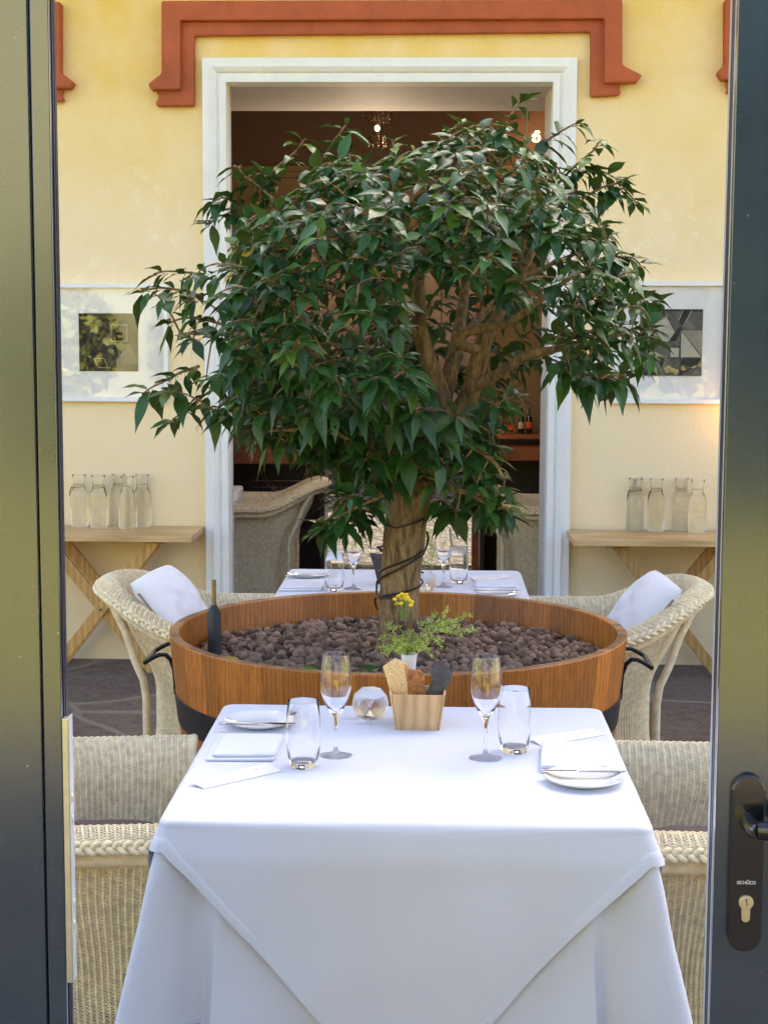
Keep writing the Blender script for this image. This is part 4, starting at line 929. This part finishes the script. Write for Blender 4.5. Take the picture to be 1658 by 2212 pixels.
# fallen leaves on the pebbles
def flat_leaf(label, p, d, L, tint):
    d = V(d).normalized(); o = leaf_batch(np.array([p[:]]), np.array([d[:]]), np.array([[.15, -.25, 1.0]]), np.array([L]), None, np.array([1.2]), np.array([.05]), np.array([.15]), np.array([1.0]))
    ob = npmesh('fallen_leaf', o.reshape(-1, 3) - np.array(p[:]), q, M['leaf'], attr=np.full(24, tint)); ob.location = p; tag(ob, label, 'leaf')
flat_leaf('fallen bright green leaf on the pebbles behind the left flute', atz(690, 1450, .722), (-.9, .45, .12), .07, .95)
flat_leaf('fallen dark green leaf on the pebbles left of the bread', atz(826, 1444, .722), (-1, -.1, .05), .075, .4)
flat_leaf('fallen pale green leaf on the pebbles right of the canister torch', atz(515, 1422, .722), (-.8, -.6, .1), .06, 1.0)

# black cable wound round the trunk
cb = MB()
def trunk_c(py): 
    ys = [l[1] for l in limbs[0]][::-1]; return TP(float(np.interp(py, ys, [l[0] for l in limbs[0]][::-1])), py), float(np.interp(py, ys, [l[3] for l in limbs[0]][::-1]))
turns = [(1090, 1145, .0, 3.6, .016), (1165, 1225, -.2, 3.5, .010), (1195, 1250, -.2, 3.5, .010), (1265, 1300, .0, 3.4, .012)]
pts = []
for y0, y1, off, sw, ex in ((1128, 1124, 0, 1.0, .02), ): pass
prev = None
path = [(1122, -2.6, .020), (1138, -1.6, .004), (1124, -.4, .004), (1112, .8, .012), (1140, 2.0, .03), (1165, 3.0, .03), (1200, 2.3 - 6.283 + 6.283, .02)]
def helix(y_a, y_b, a_a, a_b, e_a, e_b, n=28):
    o = []
    for k in range(n):
        u = k / (n - 1); py = y_a + (y_b - y_a) * u; c, r = trunk_c(py); q = a_a + (a_b - a_a) * u
        r += .003 + .55 * (e_a + (e_b - e_a) * u); o.append(V((c.x + r * math.sin(q), c.y - r * math.cos(q), c.z)))
    return o
pts = helix(1118, 1135, -1.9, -.4, .03, .0, 14) + helix(1134, 1110, -.35, 1.3, 0, .0, 14)[1:] + helix(1108, 1160, 1.5, 2.8, .0, .0, 10)[1:]
cb.tube(pts, .0027, 8)
pts = helix(1150, 1185, 1.9, 1.1, .006, .012, 8) + helix(1188, 1232, 1.0, -1.3, .006, .002, 18)[1:] + helix(1234, 1240, -1.5, -4.2, .004, .02, 16)[1:]
cb.tube(pts, .0027, 8)
pts = helix(1160, 1195, 1.6, 1.0, .012, .010, 8) + helix(1197, 1248, .9, -1.2, .004, .006, 18)[1:] + helix(1252, 1282, -1.4, -1.5, .012, .010, 8)[1:] + helix(1285, 1262, -1.2, 1.1, .003, .006, 16)[1:] + helix(1258, 1248, 1.3, 2.6, .006, 0, 8)[1:]
cb.tube(pts, .0027, 8)
pts = helix(1283, 1288, -.4, -1.3, .003, .014, 8) + helix(1292, 1318, -1.5, -1.9, .018, .010, 8)[1:] + helix(1325, 1345, -2.4, -4.2, .01, .01, 12)[1:]
cb.tube(pts, .0027, 8)
co = cb.build('light_cable', M['cable']); tag(co, 'thin dark cable wound in loops around the tree trunk', 'cable')

# ------------------------------------------------------------------ woven tub chairs
XF, AX, RR = .28, -.02, .315         # arm front, arc centre, half width
AL = XF - AX; TOT = 2 * AL + PI * RR
def sm(t): t = max(0., min(1., t)); return t * t * (3 - 2 * t)
def U(s):                            # plan path: near arm front -> back -> far arm front; returns point and outward normal
    d = s * TOT
    if d < AL: return XF - d, -RR, 0., -1.
    if d > AL + PI * RR: return AX + (d - AL - PI * RR), RR, 0., 1.
    q = (d - AL) / RR; return AX - RR * math.sin(q), -RR * math.cos(q), -math.sin(q), -math.cos(q)
def hgt(x): return .622 + .122 * sm((-.04 - x) / .30)
def base_at(s, z):
    x, y, nx, ny = U(s); h = hgt(x) - .075; v = max(0., min(1., (h - z) / (h - .045)))
    k = .02 + .22 * sm(v / .5) - .05 * sm((v - .7) / .3); tx = .20; xx = x + nx * .004; yy = y + ny * .004
    if xx < tx: xx = tx + (xx - tx) * (1 - k)
    return xx, yy * (1 - .10 * sm(v / .6)), nx, ny
def S_in(s, v):
    x, y, nx, ny = U(s); h = hgt(x)
    if v < .16: q = v / .16 * PI / 2; o = .030 + .048 * math.cos(q); return V((x + nx * o, y + ny * o, h - .022 + .022 * math.sin(q)))
    w = (v - .16) / .84; z = h - (h - .39) * w ** 1.25
    bx, by, _, _ = base_at(s, z); o = -.022; q = (1 - min(1, w / .5)) ** 1.5
    px, py = bx + nx * o, by + ny * o; rx, ry = x + nx * .030, y + ny * .030
    return V((px + (rx - px) * q, py + (ry - py) * q, z))
def S_out(s, v):
    h = hgt(U(s)[0]) - .075; z = h + (.045 - h) * v; bx, by, _, _ = base_at(s, z); return V((bx, by, z))
def weave(Sf0, N, K, amp=.0026, rn=.0011, rv=.0014, rib=.0034, lean=.0):
    """fibre wefts running over and under upright ribs that lean a little, as on a loom woven chair"""
    def Sf(s, v): return Sf0(min(1, max(0, s + lean * s * (1 - s) * math.sin(PI * v) * 4)), v)
    mb_ = MB(); nn = N * 2; e = 2e-3
    for j in range(K):
        v = (j + .5) / K; row = [Sf(i / nn, v) for i in range(nn + 1)]; up = [Sf(i / nn, min(1, v + e)) - Sf(i / nn, max(0, v - e)) for i in range(0, nn + 1)] if j % 1 == 0 else up; pts_ = []
        for i in range(nn + 1):
            du = row[min(nn, i + 1)] - row[max(0, i - 1)]; n_ = du.cross(up[i]).normalized(); tv = up[i].normalized()
            c = row[i] + n_ * (amp * (0, 1, 0, -1)[(i + 2 * j + 1) % 4]) + tv * (.0004 * math.sin(i * 1.7 + j * 2.3))
            pts_ += [c + n_ * rn, c + tv * rv, c - n_ * rn, c - tv * rv]
        mb_.grid(pts_, 4, nn + 1, closed=True)
    for i in range(N + 1): mb_.tube([Sf(i / N, v) for v in np.linspace(0, 1, 17)], rib * (.9 + .2 * ((i * 7) % 5) / 5), 6)
    return mb_
def rimpath(o, dz, n=160): return [V((x + nx * o, y + ny * o, hgt(x) + dz)) for x, y, nx, ny in (U(i / n) for i in range(n + 1))]
def make_chair():
    t = thing('tub_chair', 'x', 'chair')
    weave(S_in, 104, 98, lean=.03).build('woven_back', M['wick'], t, smooth=80)
    weave(S_out, 104, 130, lean=.035).build('woven_skirt', M['wick'], t, smooth=80)
    b = MB(); n_ = 520; base = rimpath(.081, -.030, n_)
    for k in range(3):
        pts_ = []
        for i in range(n_ + 1):
            x, y, nx, ny = U(i / n_); q = 2 * PI * (i / n_ * TOT / .062) + 2 * PI * k / 3
            pts_.append(base[i] + V((nx * .45, ny * .45, -.9)) * (.0098 * math.cos(q)) + V((nx * .9, ny * .9, .45)) * (.0050 * math.sin(2 * q)))
        b.tube(pts_, .0058, 8)
    b.build('braided_rim', M['cane'] if 0 else M['wick'], t, smooth=80)
    MB().tube(rimpath(.050, -.064, 60), .0150, 10).build('rim_rail', M['cane'], t, smooth=80)
    for sg in (-1, 1):
        MB().tube([(-.325, sg * .21, .670), (-.280, sg * .237, .59), (-.240, sg * .262, .485), (-.212, sg * .276, .43), (-.202, sg * .282, .37), (-.201, sg * .284, .2), (-.200, sg * .284, 0)], .0135, 12).build('leg', M['cane'], t, smooth=80)
        MB().tube([(.285, sg * .325, .570), (.283, sg * .312, .3), (.275, sg * .30, 0)], .0135, 12).build('leg', M['cane'], t, smooth=80)
        MB().tube([(.285, sg * .393, .592), (.287, sg * .380, .610), (.289, sg * .345, .621), (.287, sg * .315, .600), (.278, sg * .29, .40)], .010, 8).build('arm_end', M['cane'], t, smooth=80)
    weave(lambda s, v: V((.282, -.29 + .58 * s, .345 - .30 * v)), 32, 66).build('front_panel', M['wick'], t, smooth=80)
    c = MB(); prof = []
    pts_ = []
    for ins, z in ((.06, .39), (.015, .40), (.0, .425), (.012, .45), (.05, .467), (.12, .474), (.2, .477)):
        for i in range(72):
            q = 2 * PI * i / 72; cx_, sx_ = math.cos(q), math.sin(q); ex = .45
            pts_.append((.05 + (.215 - ins) * math.copysign(abs(cx_) ** ex, cx_), (.25 - ins) * math.copysign(abs(sx_) ** ex, sx_), z))
    c.grid(pts_, 72, 7, closed=True); c._add(pts_[-72:], [tuple(range(72))]); c._add(pts_[:72], [tuple(range(71, -1, -1))])
    c.build('seat_cushion', M['cushion'], t, smooth=60)
    return t
proto = make_chair()
GC = 'cream woven tub chairs around the two tables'
spots = [(-.815, 3.40, R(7), 'cream woven tub chair in the left foreground beside the white tablecloth', GC), (.705, 3.42, PI - R(2), 'cream woven tub chair in the right foreground beside the white tablecloth', GC),
         (-.752, 5.55, 0, 'cream woven tub chair holding a white pillow left of the barrel', GC), (.545, 5.55, PI, 'cream woven tub chair holding a white pillow right of the barrel', GC),
         (-1.02, 9.35, PI, 'woven tub chair inside the doorway on the left, seen from its side', 'woven chairs inside the doorway'), (.60, 9.35, 0, 'woven tub chair inside the doorway on the right, half behind the door frame', 'woven chairs inside the doorway')]
for i, (x, y, a, lab, g) in enumerate(spots):
    o = proto if i == 0 else copy_tree(proto); place(o, (x, y, 0), a, lab, g)

def pillow(label, c, e1, e2, w_, h_, sd, zip_side):
    c, e1, e2 = V(c), V(e1).normalized(), V(e2); e2 = (e2 - e1 * e2.dot(e1)).normalized(); n_ = e1.cross(e2); N_ = 40; fr, bk = [], []
    for j in range(N_ + 1):
        for i in range(N_ + 1):
            u, v = i / N_ * 2 - 1, j / N_ * 2 - 1
            th = .062 * ((1 - abs(u) ** 3.0) * (1 - abs(v) ** 3.0)) ** .55
            pu, pv = u * (1 - .06 * (1 - v * v)), v * (1 - .06 * (1 - u * u))
            wr = .016 * math.sin((u * .6 + v * .25) * 9 + sd + 2.2 * noise.noise((u * 1.2, v * 1.2, sd))) * (1 - u * u) * (1 - v * v) * (.5 + noise.noise((u * 2, v * 2, sd * 2))) + .014 * noise.noise((u * 3.5, v * 3.5, sd)) * (1 - u * u) * (1 - v * v)
            p = c + e1 * (pu * w_ / 2) + e2 * (pv * h_ / 2)
            p += V((0, 0, -.02)) * (u * u) * (v > 0) * v
            fr.append(p + n_ * (th + wr)); bk.append(p - n_ * th)
    mb_ = MB().grid([p - c for p in fr], N_ + 1, N_ + 1); mb_.grid([p - c for p in bk], N_ + 1, N_ + 1)
    mb_.f[N_ * N_:] = [f[::-1] for f in mb_.f[N_ * N_:]]
    o = mb_.build('pillow', M['pillow'], smooth=70); o.location = c; tag(o, label, 'pillow', 'white pillows on the woven chairs')
    i0 = 0 if zip_side < 0 else N_; z_ = MB()
    path = [(fr[j * (N_ + 1) + i0] - c) + n_ * .001 for j in range(int(N_ * .2), int(N_ * .92))]; z_.tube(path, .0045, 6); z_.build('zip_tape', M['zip'], o)
    return o
pillow('plump white pillow with crease lines leaning in the chair left of the barrel', (-.875, 5.48, .622), (.12, .98, 0), (-.20, .06, .31), .45, .37, 1.7, -1)
pillow('flatter white pillow with an open zip end leaning in the chair right of the barrel', (.705, 5.48, .618), (.06, -.98, 0), (.20, .06, .31), .45, .37, 6.1, 1)

# ------------------------------------------------------------------ oak trestle consoles with carafes
def console(label, xa, xb, zt_, y0, xc):
    t = thing('console_table', label, 'console table', ((xa + xb) / 2, WY - .2, 0))
    mb_ = MB(); k = 3; dy = (WY - .012 - y0) / k
    for i in range(k): mb_.tint = random.random() + .05; mb_.box(xa, xb, y0 + i * dy + .0003, y0 + (i + 1) * dy - .0003, zt_ - .028, zt_)
    mb_.build('top', M['pine'], t, world=True, smooth=0, bevel=.0015)
    hw_ = .275
    for y, s in ((WY - .31, 1), (WY - .09, 1)):
        for d in (-1, 1):
            l = MB(); l.tint = random.random(); yy = y + d * .0135
            l.bar((xc - d * hw_ * .93, yy, zt_ - .030), (xc + d * hw_ * .86, yy, .004), .050, .026, (0, 1, 0)); l.build('trestle_leg', M['pinez'], t, world=True, smooth=0, bevel=.002)
    MB().box(xc - hw_ - .03, xc - hw_ + .07, WY - .34, WY - .07, zt_ - .042, zt_ - .0285).box(xc + hw_ - .07, xc + hw_ + .03, WY - .34, WY - .07, zt_ - .042, zt_ - .0285).build('bearer', M['pinez'], t, world=True, smooth=0, bevel=.002)
    b = MB().tube([(xc, WY - .338, zt_ * .46), (xc, WY - .342, zt_ * .46)], .0075, 14); b.build('bolt', M['steel'], t, world=True)
    return t
lt = at(446, 1136, WY); rt_ = at(1222.6, 1142, WY); yf = 7.285
zc1, zc2 = at(446, 1135.5, WY).z, at(1222.6, 1142.5, WY).z
console('pale oak trestle console with five water carafes left of the doorway', -2.2, lt.x - .012, zc1, yf, at(221, 1330, WY - .3).x)
console('pale oak trestle console with four water carafes right of the doorway', rt_.x, 1.9, zc2, yf, at(1448, 1322, WY - .3).x)
CF = [(0, 0), (.0385, 0), (.0412, .0025), (.0420, .008), (.0420, .09), (.0420, .140), (.0408, .154), (.0370, .168), (.0315, .180), (.0280, .190), (.0268, .198), (.0272, .212), (.0300, .240), (.0325, .250), (.0322, .2508), (.0316, .250), (.0288, .239), (.0262, .212), (.0260, .204), (.0254, .2025), (0, .202)]
def carafe(label, px, py, zz, cord, i, g):
    p = atz(px, py, zz + .0005); t = MB().lathe(CF, (0, 0, 0), 48).build('water_carafe', M['bottleg'], smooth=40); t.location = p; tag(t, label, 'carafe', g)
    if cord:
        c = MB(); ring = [(.0298 * math.cos(q), .0298 * math.sin(q), .193 + .003 * math.sin(q + 1)) for q in np.linspace(0, 2 * PI, 30)]; c.tube(ring, .0012, 6)
        s = cord; e_ = V((s * .027, -.014, .192)); c.ball(e_ + V((s * .003, -.003, 0)), .0032)
        c.tube([e_, e_ + V((s * .008, -.006, -.003)), e_ + V((s * .013, -.008, -.022)), e_ + V((s * .014, -.008, -.045))], .0014, 6)
        c.tube([e_, e_ + V((s * .005, -.007, -.006)), e_ + V((s * .009, -.009, -.020)), e_ + V((s * .012, -.009, -.034))], .0014, 6)
        c.build('neck_cord', M['twine'], t)
GL, GR = 'carafes on the left console', 'carafes on the right console'
for i, (px, py, c, lab) in enumerate(((172, 1137, -1, 'water carafe with a brown cord hanging at its left, leftmost on the left console'), (214, 1138.5, 1, 'water carafe with a brown cord hanging at its right on the left console'), (257, 1134.5, 0, 'plain water carafe partly behind the front one on the left console'), (276, 1141.5, 0, 'plain water carafe standing forward of its row on the left console'), (308, 1136.5, 0, 'plain water carafe at the right end of the row on the left console'))):
    carafe(lab, px, py, zc1, c, i, GL)
for i, (px, py, c, lab) in enumerate(((1370, 1145, -1, 'water carafe whose cord sticks out sideways, leftmost on the right console'), (1415, 1146.5, -1, 'water carafe with cord hanging straight down on the right console'), (1469, 1145, 0, 'plain water carafe behind the front one on the right console'), (1504, 1149.5, 0, 'plain water carafe standing forward beside the right door edge'))):
    carafe(lab, px, py, zc2, c, i, GR)

# ------------------------------------------------------------------ framed abstract prints
def picture(label, xL, xR, yT, yB, px0, px1, py0, py1, shapes, lines, tones):
    Yf = WY - .035; A, B = at(xL, (yT + yB) / 2, Yf).x, at(xR, (yT + yB) / 2, Yf).x; zT, zB = at((xL + xR) / 2, yT, Yf).z, at((xL + xR) / 2, yB, Yf).z
    t = thing('framed_print', label, 'picture', ((A + B) / 2, WY - .001, (zT + zB) / 2)); fw = .020
    fr = MB().box(A, B, Yf, WY - .001, zT - fw, zT).box(A, B, Yf, WY - .001, zB, zB + fw).box(A, A + fw, Yf, WY - .001, zB + fw, zT - fw).box(B - fw, B, Yf, WY - .001, zB + fw, zT - fw)
    fr.build('frame', M['frame'], t, world=True, smooth=0, bevel=.001)
    MB().box(A + fw, B - fw, WY - .012, WY - .002, zB + fw, zT - fw).build('mat_board', M['matb'], t, world=True, smooth=0)
    MB().box(A + fw, B - fw, Yf + .006, Yf + .0085, zB + fw, zT - fw).build('picture_glass', M['pane'], t, world=True, smooth=0)
    Yp = WY - .016; X0, X1 = at(px0, (py0 + py1) / 2, Yp).x, at(px1, (py0 + py1) / 2, Yp).x; Z1_, Z0_ = at((px0 + px1) / 2, py0, Yp).z, at((px0 + px1) / 2, py1, Yp).z
    pm_ = MB(); pm_.box(X0, X1, Yp, WY - .0122, Z0_, Z1_)
    def pt(u, v, d): return (X0 + (X1 - X0) * u, Yp - d, Z1_ + (Z0_ - Z1_) * v)
    d = .0003
    for k, (tone, poly) in enumerate(shapes):
        pm_.cur = tone; pm_._add([pt(u, v, d + k * .00008) for u, v in poly], [tuple(range(len(poly)))])
    pr_ = pm_.build('print', tones, t, world=True, smooth=0)
    ln = MB()
    for tone, (u0, v0, u1, v1) in lines: ln.cur = tone; ln.bar(pt(u0, v0, .002), pt(u1, v1, .002), .0022, .0004)
    ln.build('print_lines', [M['label'], M['gasket']], t, world=True, smooth=0)
def ptone(name, c):
    m = NT(name); co_ = m.coord(); f = m.noise(co_, 420, 2, .8); g = m.noise(co_, 9, 3)
    f = m.math('ADD', m.math('MULTIPLY', f, .75), m.math('MULTIPLY', g, .45))
    m.set(Base_Color=m.mix(m.ramp(f, [(.35, 0.), (.85, 1.)]), tuple(x * .45 for x in c), tuple(min(1, x * 1.5) for x in c)), Roughness=.85); return m.mat
tl = [ptone('dark print ink', (.010, .010, .008)), ptone('black print ink', (.008, .008, .009)), ptone('charcoal print ink', (.020, .020, .016)), ptone('mid grey print ink', (.042, .041, .034))]
picture('white framed dark abstract print of grey triangles left of the doorway', 107, 362, 611.5, 866.7, 170.7, 297.5, 676, 801,
        [(3, [(.11, .19), (.40, .19), (.25, .47)]), (2, [(.40, .19), (.50, .49), (.25, .47)]), (2, [(.11, .19), (.25, .47), (.24, .74), (.14, .50)]), (1, [(.25, .49), (.50, .49), (.25, .74)]), (2, [(.50, .49), (.56, .62), (.40, .78), (.25, .74)]),
         (3, [(.58, .62), (.68, .80), (.52, .93), (.42, .78)]), (3, [(.60, .50), (.84, .50), (1.0, .82), (1.0, .88), (.78, .88), (.66, .74)]), (1, [(.62, .86), (.70, .77), (.75, .86)])],
        [(0, (.55, .20, .82, .20)), (0, (.82, .20, .82, .48)), (0, (.82, .48, .55, .48)), (0, (.55, .48, .55, .20)), (0, (.25, .78, .42, .78)), (0, (.42, .78, .49, .94)), (0, (.49, .94, .33, .94)), (0, (.33, .94, .25, .78))], tl)
tr = [ptone('grey stipple ink', (.11, .10, .074)), ptone('pale stipple ink', (.44, .40, .29)), ptone('deep stipple ink', (.022, .020, .017)), ptone('sand stipple ink', (.27, .235, .165))]
picture('white framed abstract print of pale angular blocks right of the doorway', 1324, 1572, 607, 871, 1381, 1516, 667, 811,
        [(2, [(0, 0), (1, 0), (1, .035), (0, .035)]), (1, [(.10, .30), (.42, .12), (.58, .38), (.46, .48), (.28, .50)]), (3, [(.42, .12), (.48, .05), (.12, .26), (.10, .30)]), (2, [(.68, .0), (.82, 0), (.68, .27), (.61, .18)]), (2, [(.62, .27), (.68, .27), (.58, .48), (.46, .48)]),
         (1, [(.66, .32), (.99, .72), (.66, .72)]), (3, [(.66, .31), (1, .31), (1, .70)]), (2, [(.66, .735), (1, .735), (1, 1), (.66, 1)]), (0, [(.66, 1), (1, .8), (1, 1)]), (1, [(.50, .58), (.63, .58), (.63, .72), (.50, .72)]), (2, [(.0, .70), (.40, .70), (.43, .74), (.30, .99), (.25, .95), (.36, .74), (.0, .74)]), (2, [(0, .93), (.25, .93), (.30, 1), (0, 1)])],
        [(1, (.65, .30, .65, 1)), (1, (.0, .73, .99, .73)), (1, (.65, .31, 1, .31)), (1, (.48, .04, .66, .27)), (1, (.44, .12, .58, .37)), (0, (.68, .02, .61, .18)), (0, (.82, .02, .68, .27)), (1, (.50, .57, .65, .57)), (1, (.50, .50, .65, .57)), (1, (.66, .31, .99, .71)), (1, (.10, .31, .47, .05))], tr)

# ------------------------------------------------------------------ inside the doorway
def bar_counter(label, x0, x1, zt_, y0):
    t = thing('bar_counter', label, 'counter', ((x0 + x1) / 2, (y0 + BY) / 2, 0))
    MB().box(x0, x1, y0, BY - .03, zt_ - .085, zt_).build('counter_top', M['counter'], t, world=True, smooth=0, bevel=.004)
    MB().box(x0 + .03, x1 - .03, BY - .06, BY - .031, 0, zt_ - .086).box(x0 + .02, x0 + .05, y0 + .05, BY - .061, 0, zt_ - .086).box(x1 - .05, x1 - .02, y0 + .05, BY - .061, 0, zt_ - .086).box(x0 + .051, x1 - .051, y0 + .07, BY - .061, .30, .325).build('cabinet', M['dark'], t, world=True, smooth=0, bevel=.002)
    return t
cl = at(498, 972, 10.2); bar_counter('red wooden bar counter inside the doorway on the left', -1.75, RX0 - .11 + .36, at(600, 973, 10.15).z, 10.15)
bar_counter('red wooden bar counter inside the doorway on the right', RX1 + .02, 1.75, at(1110, 966, 10.15).z, 10.15)
wr = thing('wire_rack', 'round wire rack glinting below the left counter inside', 'rack', (at(615, 1010, 10.12).x, 10.1, at(615, 1010, 10.12).z))
for r in (.15, .135): MB().tube([(r * math.cos(q), .0 if r > .14 else .03, r * math.sin(q)) for q in np.linspace(PI, 2 * PI, 28)], .0035, 6).build('hoop', M['chrome'], wr)
MB().tube([(-.2, 0, -.08), (.2, 0, -.08)], .003, 6).tube([(-.2, 0, -.12), (.2, 0, -.12)], .003, 6).build('bar', M['chrome'], wr)
sh_y = 10.42; zs_ = at(1120, 936, sh_y).z
sf = thing('wall_shelf', 'dark wooden bottle shelf above the right counter inside', 'shelf', (1.0, sh_y, zs_))
MB().box(.40, 1.9, sh_y - .09, BY - .002, zs_ - .03, zs_).build('board', M['counter'], sf, world=True, smooth=0, bevel=.002)
MB().box(.42, 1.88, sh_y + .05, BY - .002, zs_ - .075, zs_ - .031).build('rail', M['dark'], sf, world=True, smooth=0)
def bottle(label, px, h, r, glass, lab_m, lab):
    p = at(px, 930, sh_y); p.z = zs_ + .0005
    b = MB().lathe([(0, 0), (r * .92, 0), (r, .004), (r, h * .55), (r * .86, h * .63), (r * .40, h * .72), (r * .33, h * .78), (r * .33, h * .98), (r * .38, h * .98), (r * .38, h), (0, h)], n=24).build('spirit_bottle', glass, smooth=35); b.location = p
    tag(b, label, 'bottle', 'bottles on the bar shelf')
    if lab_m: MB().lathe([(r + .0004, h * .2), (r + .0006, h * .21), (r + .0006, h * .44), (r + .0004, h * .45)], n=24).build('label', lab_m, b, smooth=0)
bottle('black bottle with a round red label, rightmost on the bar shelf', 1142, .172, .0195, M['smoke'], M['redlabel'], 1)
bottle('dark bottle with a pale label beside the black bottle on the bar shelf', 1125, .165, .0185, M['smoke'], M['label'], 1)
bottle('amber spirit bottle with a red label on the bar shelf', 1105, .125, .020, M['amber'], M['redlabel'], 1)
bottle('small amber bottle without a label on the bar shelf', 1091, .105, .018, M['amber'], None, 0)
bottle('low amber decanter at the left end of the bar shelf', 1078, .09, .020, M['amber'], M['label'], 1)
# chandelier and lamps that are lit
ch = at(815, 240, 9.7); chd = thing('chandelier', 'small dark crystal chandelier with a glowing bulb hanging in the doorway room', 'chandelier', (ch.x, 9.7, ch.z))
z0_ = 3.3 - ch.z
MB().tube([(0, 0, z0_), (0, 0, -.02)], .004, 6).tube([(0, 0, .0), (0, 0, -.17)], .008, 8).build('stem', M['chrome'], chd)
f_ = MB()
for r, z in ((.082, -.005), (.06, -.13), (.045, -.19)): f_.tube([(r * math.cos(q), r * math.sin(q), z) for q in np.linspace(0, 2 * PI, 30)], .003, 5)
f_.build('ring', M['chrome'], chd)
for k in range(22):
    q = 2 * PI * k / 22; d_ = MB()
    for j in range(4): d_.ball((.082 * math.cos(q), .082 * math.sin(q), -.014 - j * .014), .006, (1, 1, 1.25), 6, 4)
    if k % 2:
        d2_ = MB()
        for j in range(5): d2_.ball((.052 * math.cos(q), .052 * math.sin(q), -.14 - j * .016), .0055, (1, 1, 1.3), 6, 4)
    d_.build('crystal_drop', M['crystal'], chd, smooth=0)
    if k % 2: d2_.build('crystal_drop', M['crystal'], chd, smooth=0)
MB().ball((0, -.03, -.10), .015, (1, 1, 1.2)).build('bulb', M['bulb'], chd)
lamp((ch.x, 9.15, ch.z - .62), 4.0, (1, .76, .52))  # added fill light, forward of and below the chandelier, brightens the inside chairs
sc_ = at(1160, 291, 10.45); sn = thing('wall_lamp', 'small lit wall lamp high on the right inside the doorway', 'wall lamp', (sc_.x, 10.5, sc_.z))
MB().tube([(0, .099, 0), (0, .085, 0)], .03, 16).tube([(0, .09, 0), (0, 0, -.03), (0, -.03, .0)], .005, 8).build('bracket', M['chrome'], sn)
MB().lathe([(0, -.012), (.013, -.008), (.019, .0), (.016, .013), (.009, .02)], (0, -.03, .01), 18).build('bulb', M['bulb'], sn)
lamp((sc_.x, 10.40, sc_.z), .7)
tb_ = at(1004, 992, 9.9); tlm = thing('table_lamp', 'amber glowing glass lamp behind the tree inside the doorway', 'lamp', (tb_.x + .12, 10.25, at(1110, 966, 10.15).z))
lx = 0
MB().lathe([(0, 0), (.03, 0), (.03, .006), (.006, .012), (.006, .05), (0, .05)], n=20).build('base', M['chrome'], tlm)
MB().lathe([(.018, .052), (.030, .075), (.028, .12), (.022, .14)], n=20).build('lamp_shade', M['flame'], tlm)
it_ = at(508, 1062, 9.3); t3 = thing('covered_table', 'corner of a cloth covered table inside the doorway on the far left', 'table', (it_.x - .42, 9.3, 0))
MB().box(it_.x - .84, it_.x + .0, 8.95, 9.7, .02, it_.z).build('tablecloth', M['linen'], t3, world=True, smooth=0, bevel=.015)
# assumed, unseen wall lamp beside the right console (hidden behind the door, added for the warm glow on the plaster)
wl = at(1600, 905, WY - .10); assumed_lamp = thing('wall_lamp', 'assumed warm wall lamp on the yellow wall, unseen behind the right door edge, added for its glow', 'wall lamp', (wl.x, WY, wl.z))
MB().tube([(0, -.002, 0), (0, -.02, 0)], .035, 18).tube([(0, -.02, 0), (0, -.10, .01)], .006, 8).build('bracket', M['iron'], assumed_lamp)
MB().lathe([(0, 0), (.03, .01), (.034, .05), (.02, .075), (0, .078)], (0, -.11, .0), 18).build('bulb', M['bulb'], assumed_lamp)
lamp((wl.x, WY - .16, wl.z + .03), .10, (1, .56, .32))  # added light of the assumed lamp, casts the warm glow on the wall
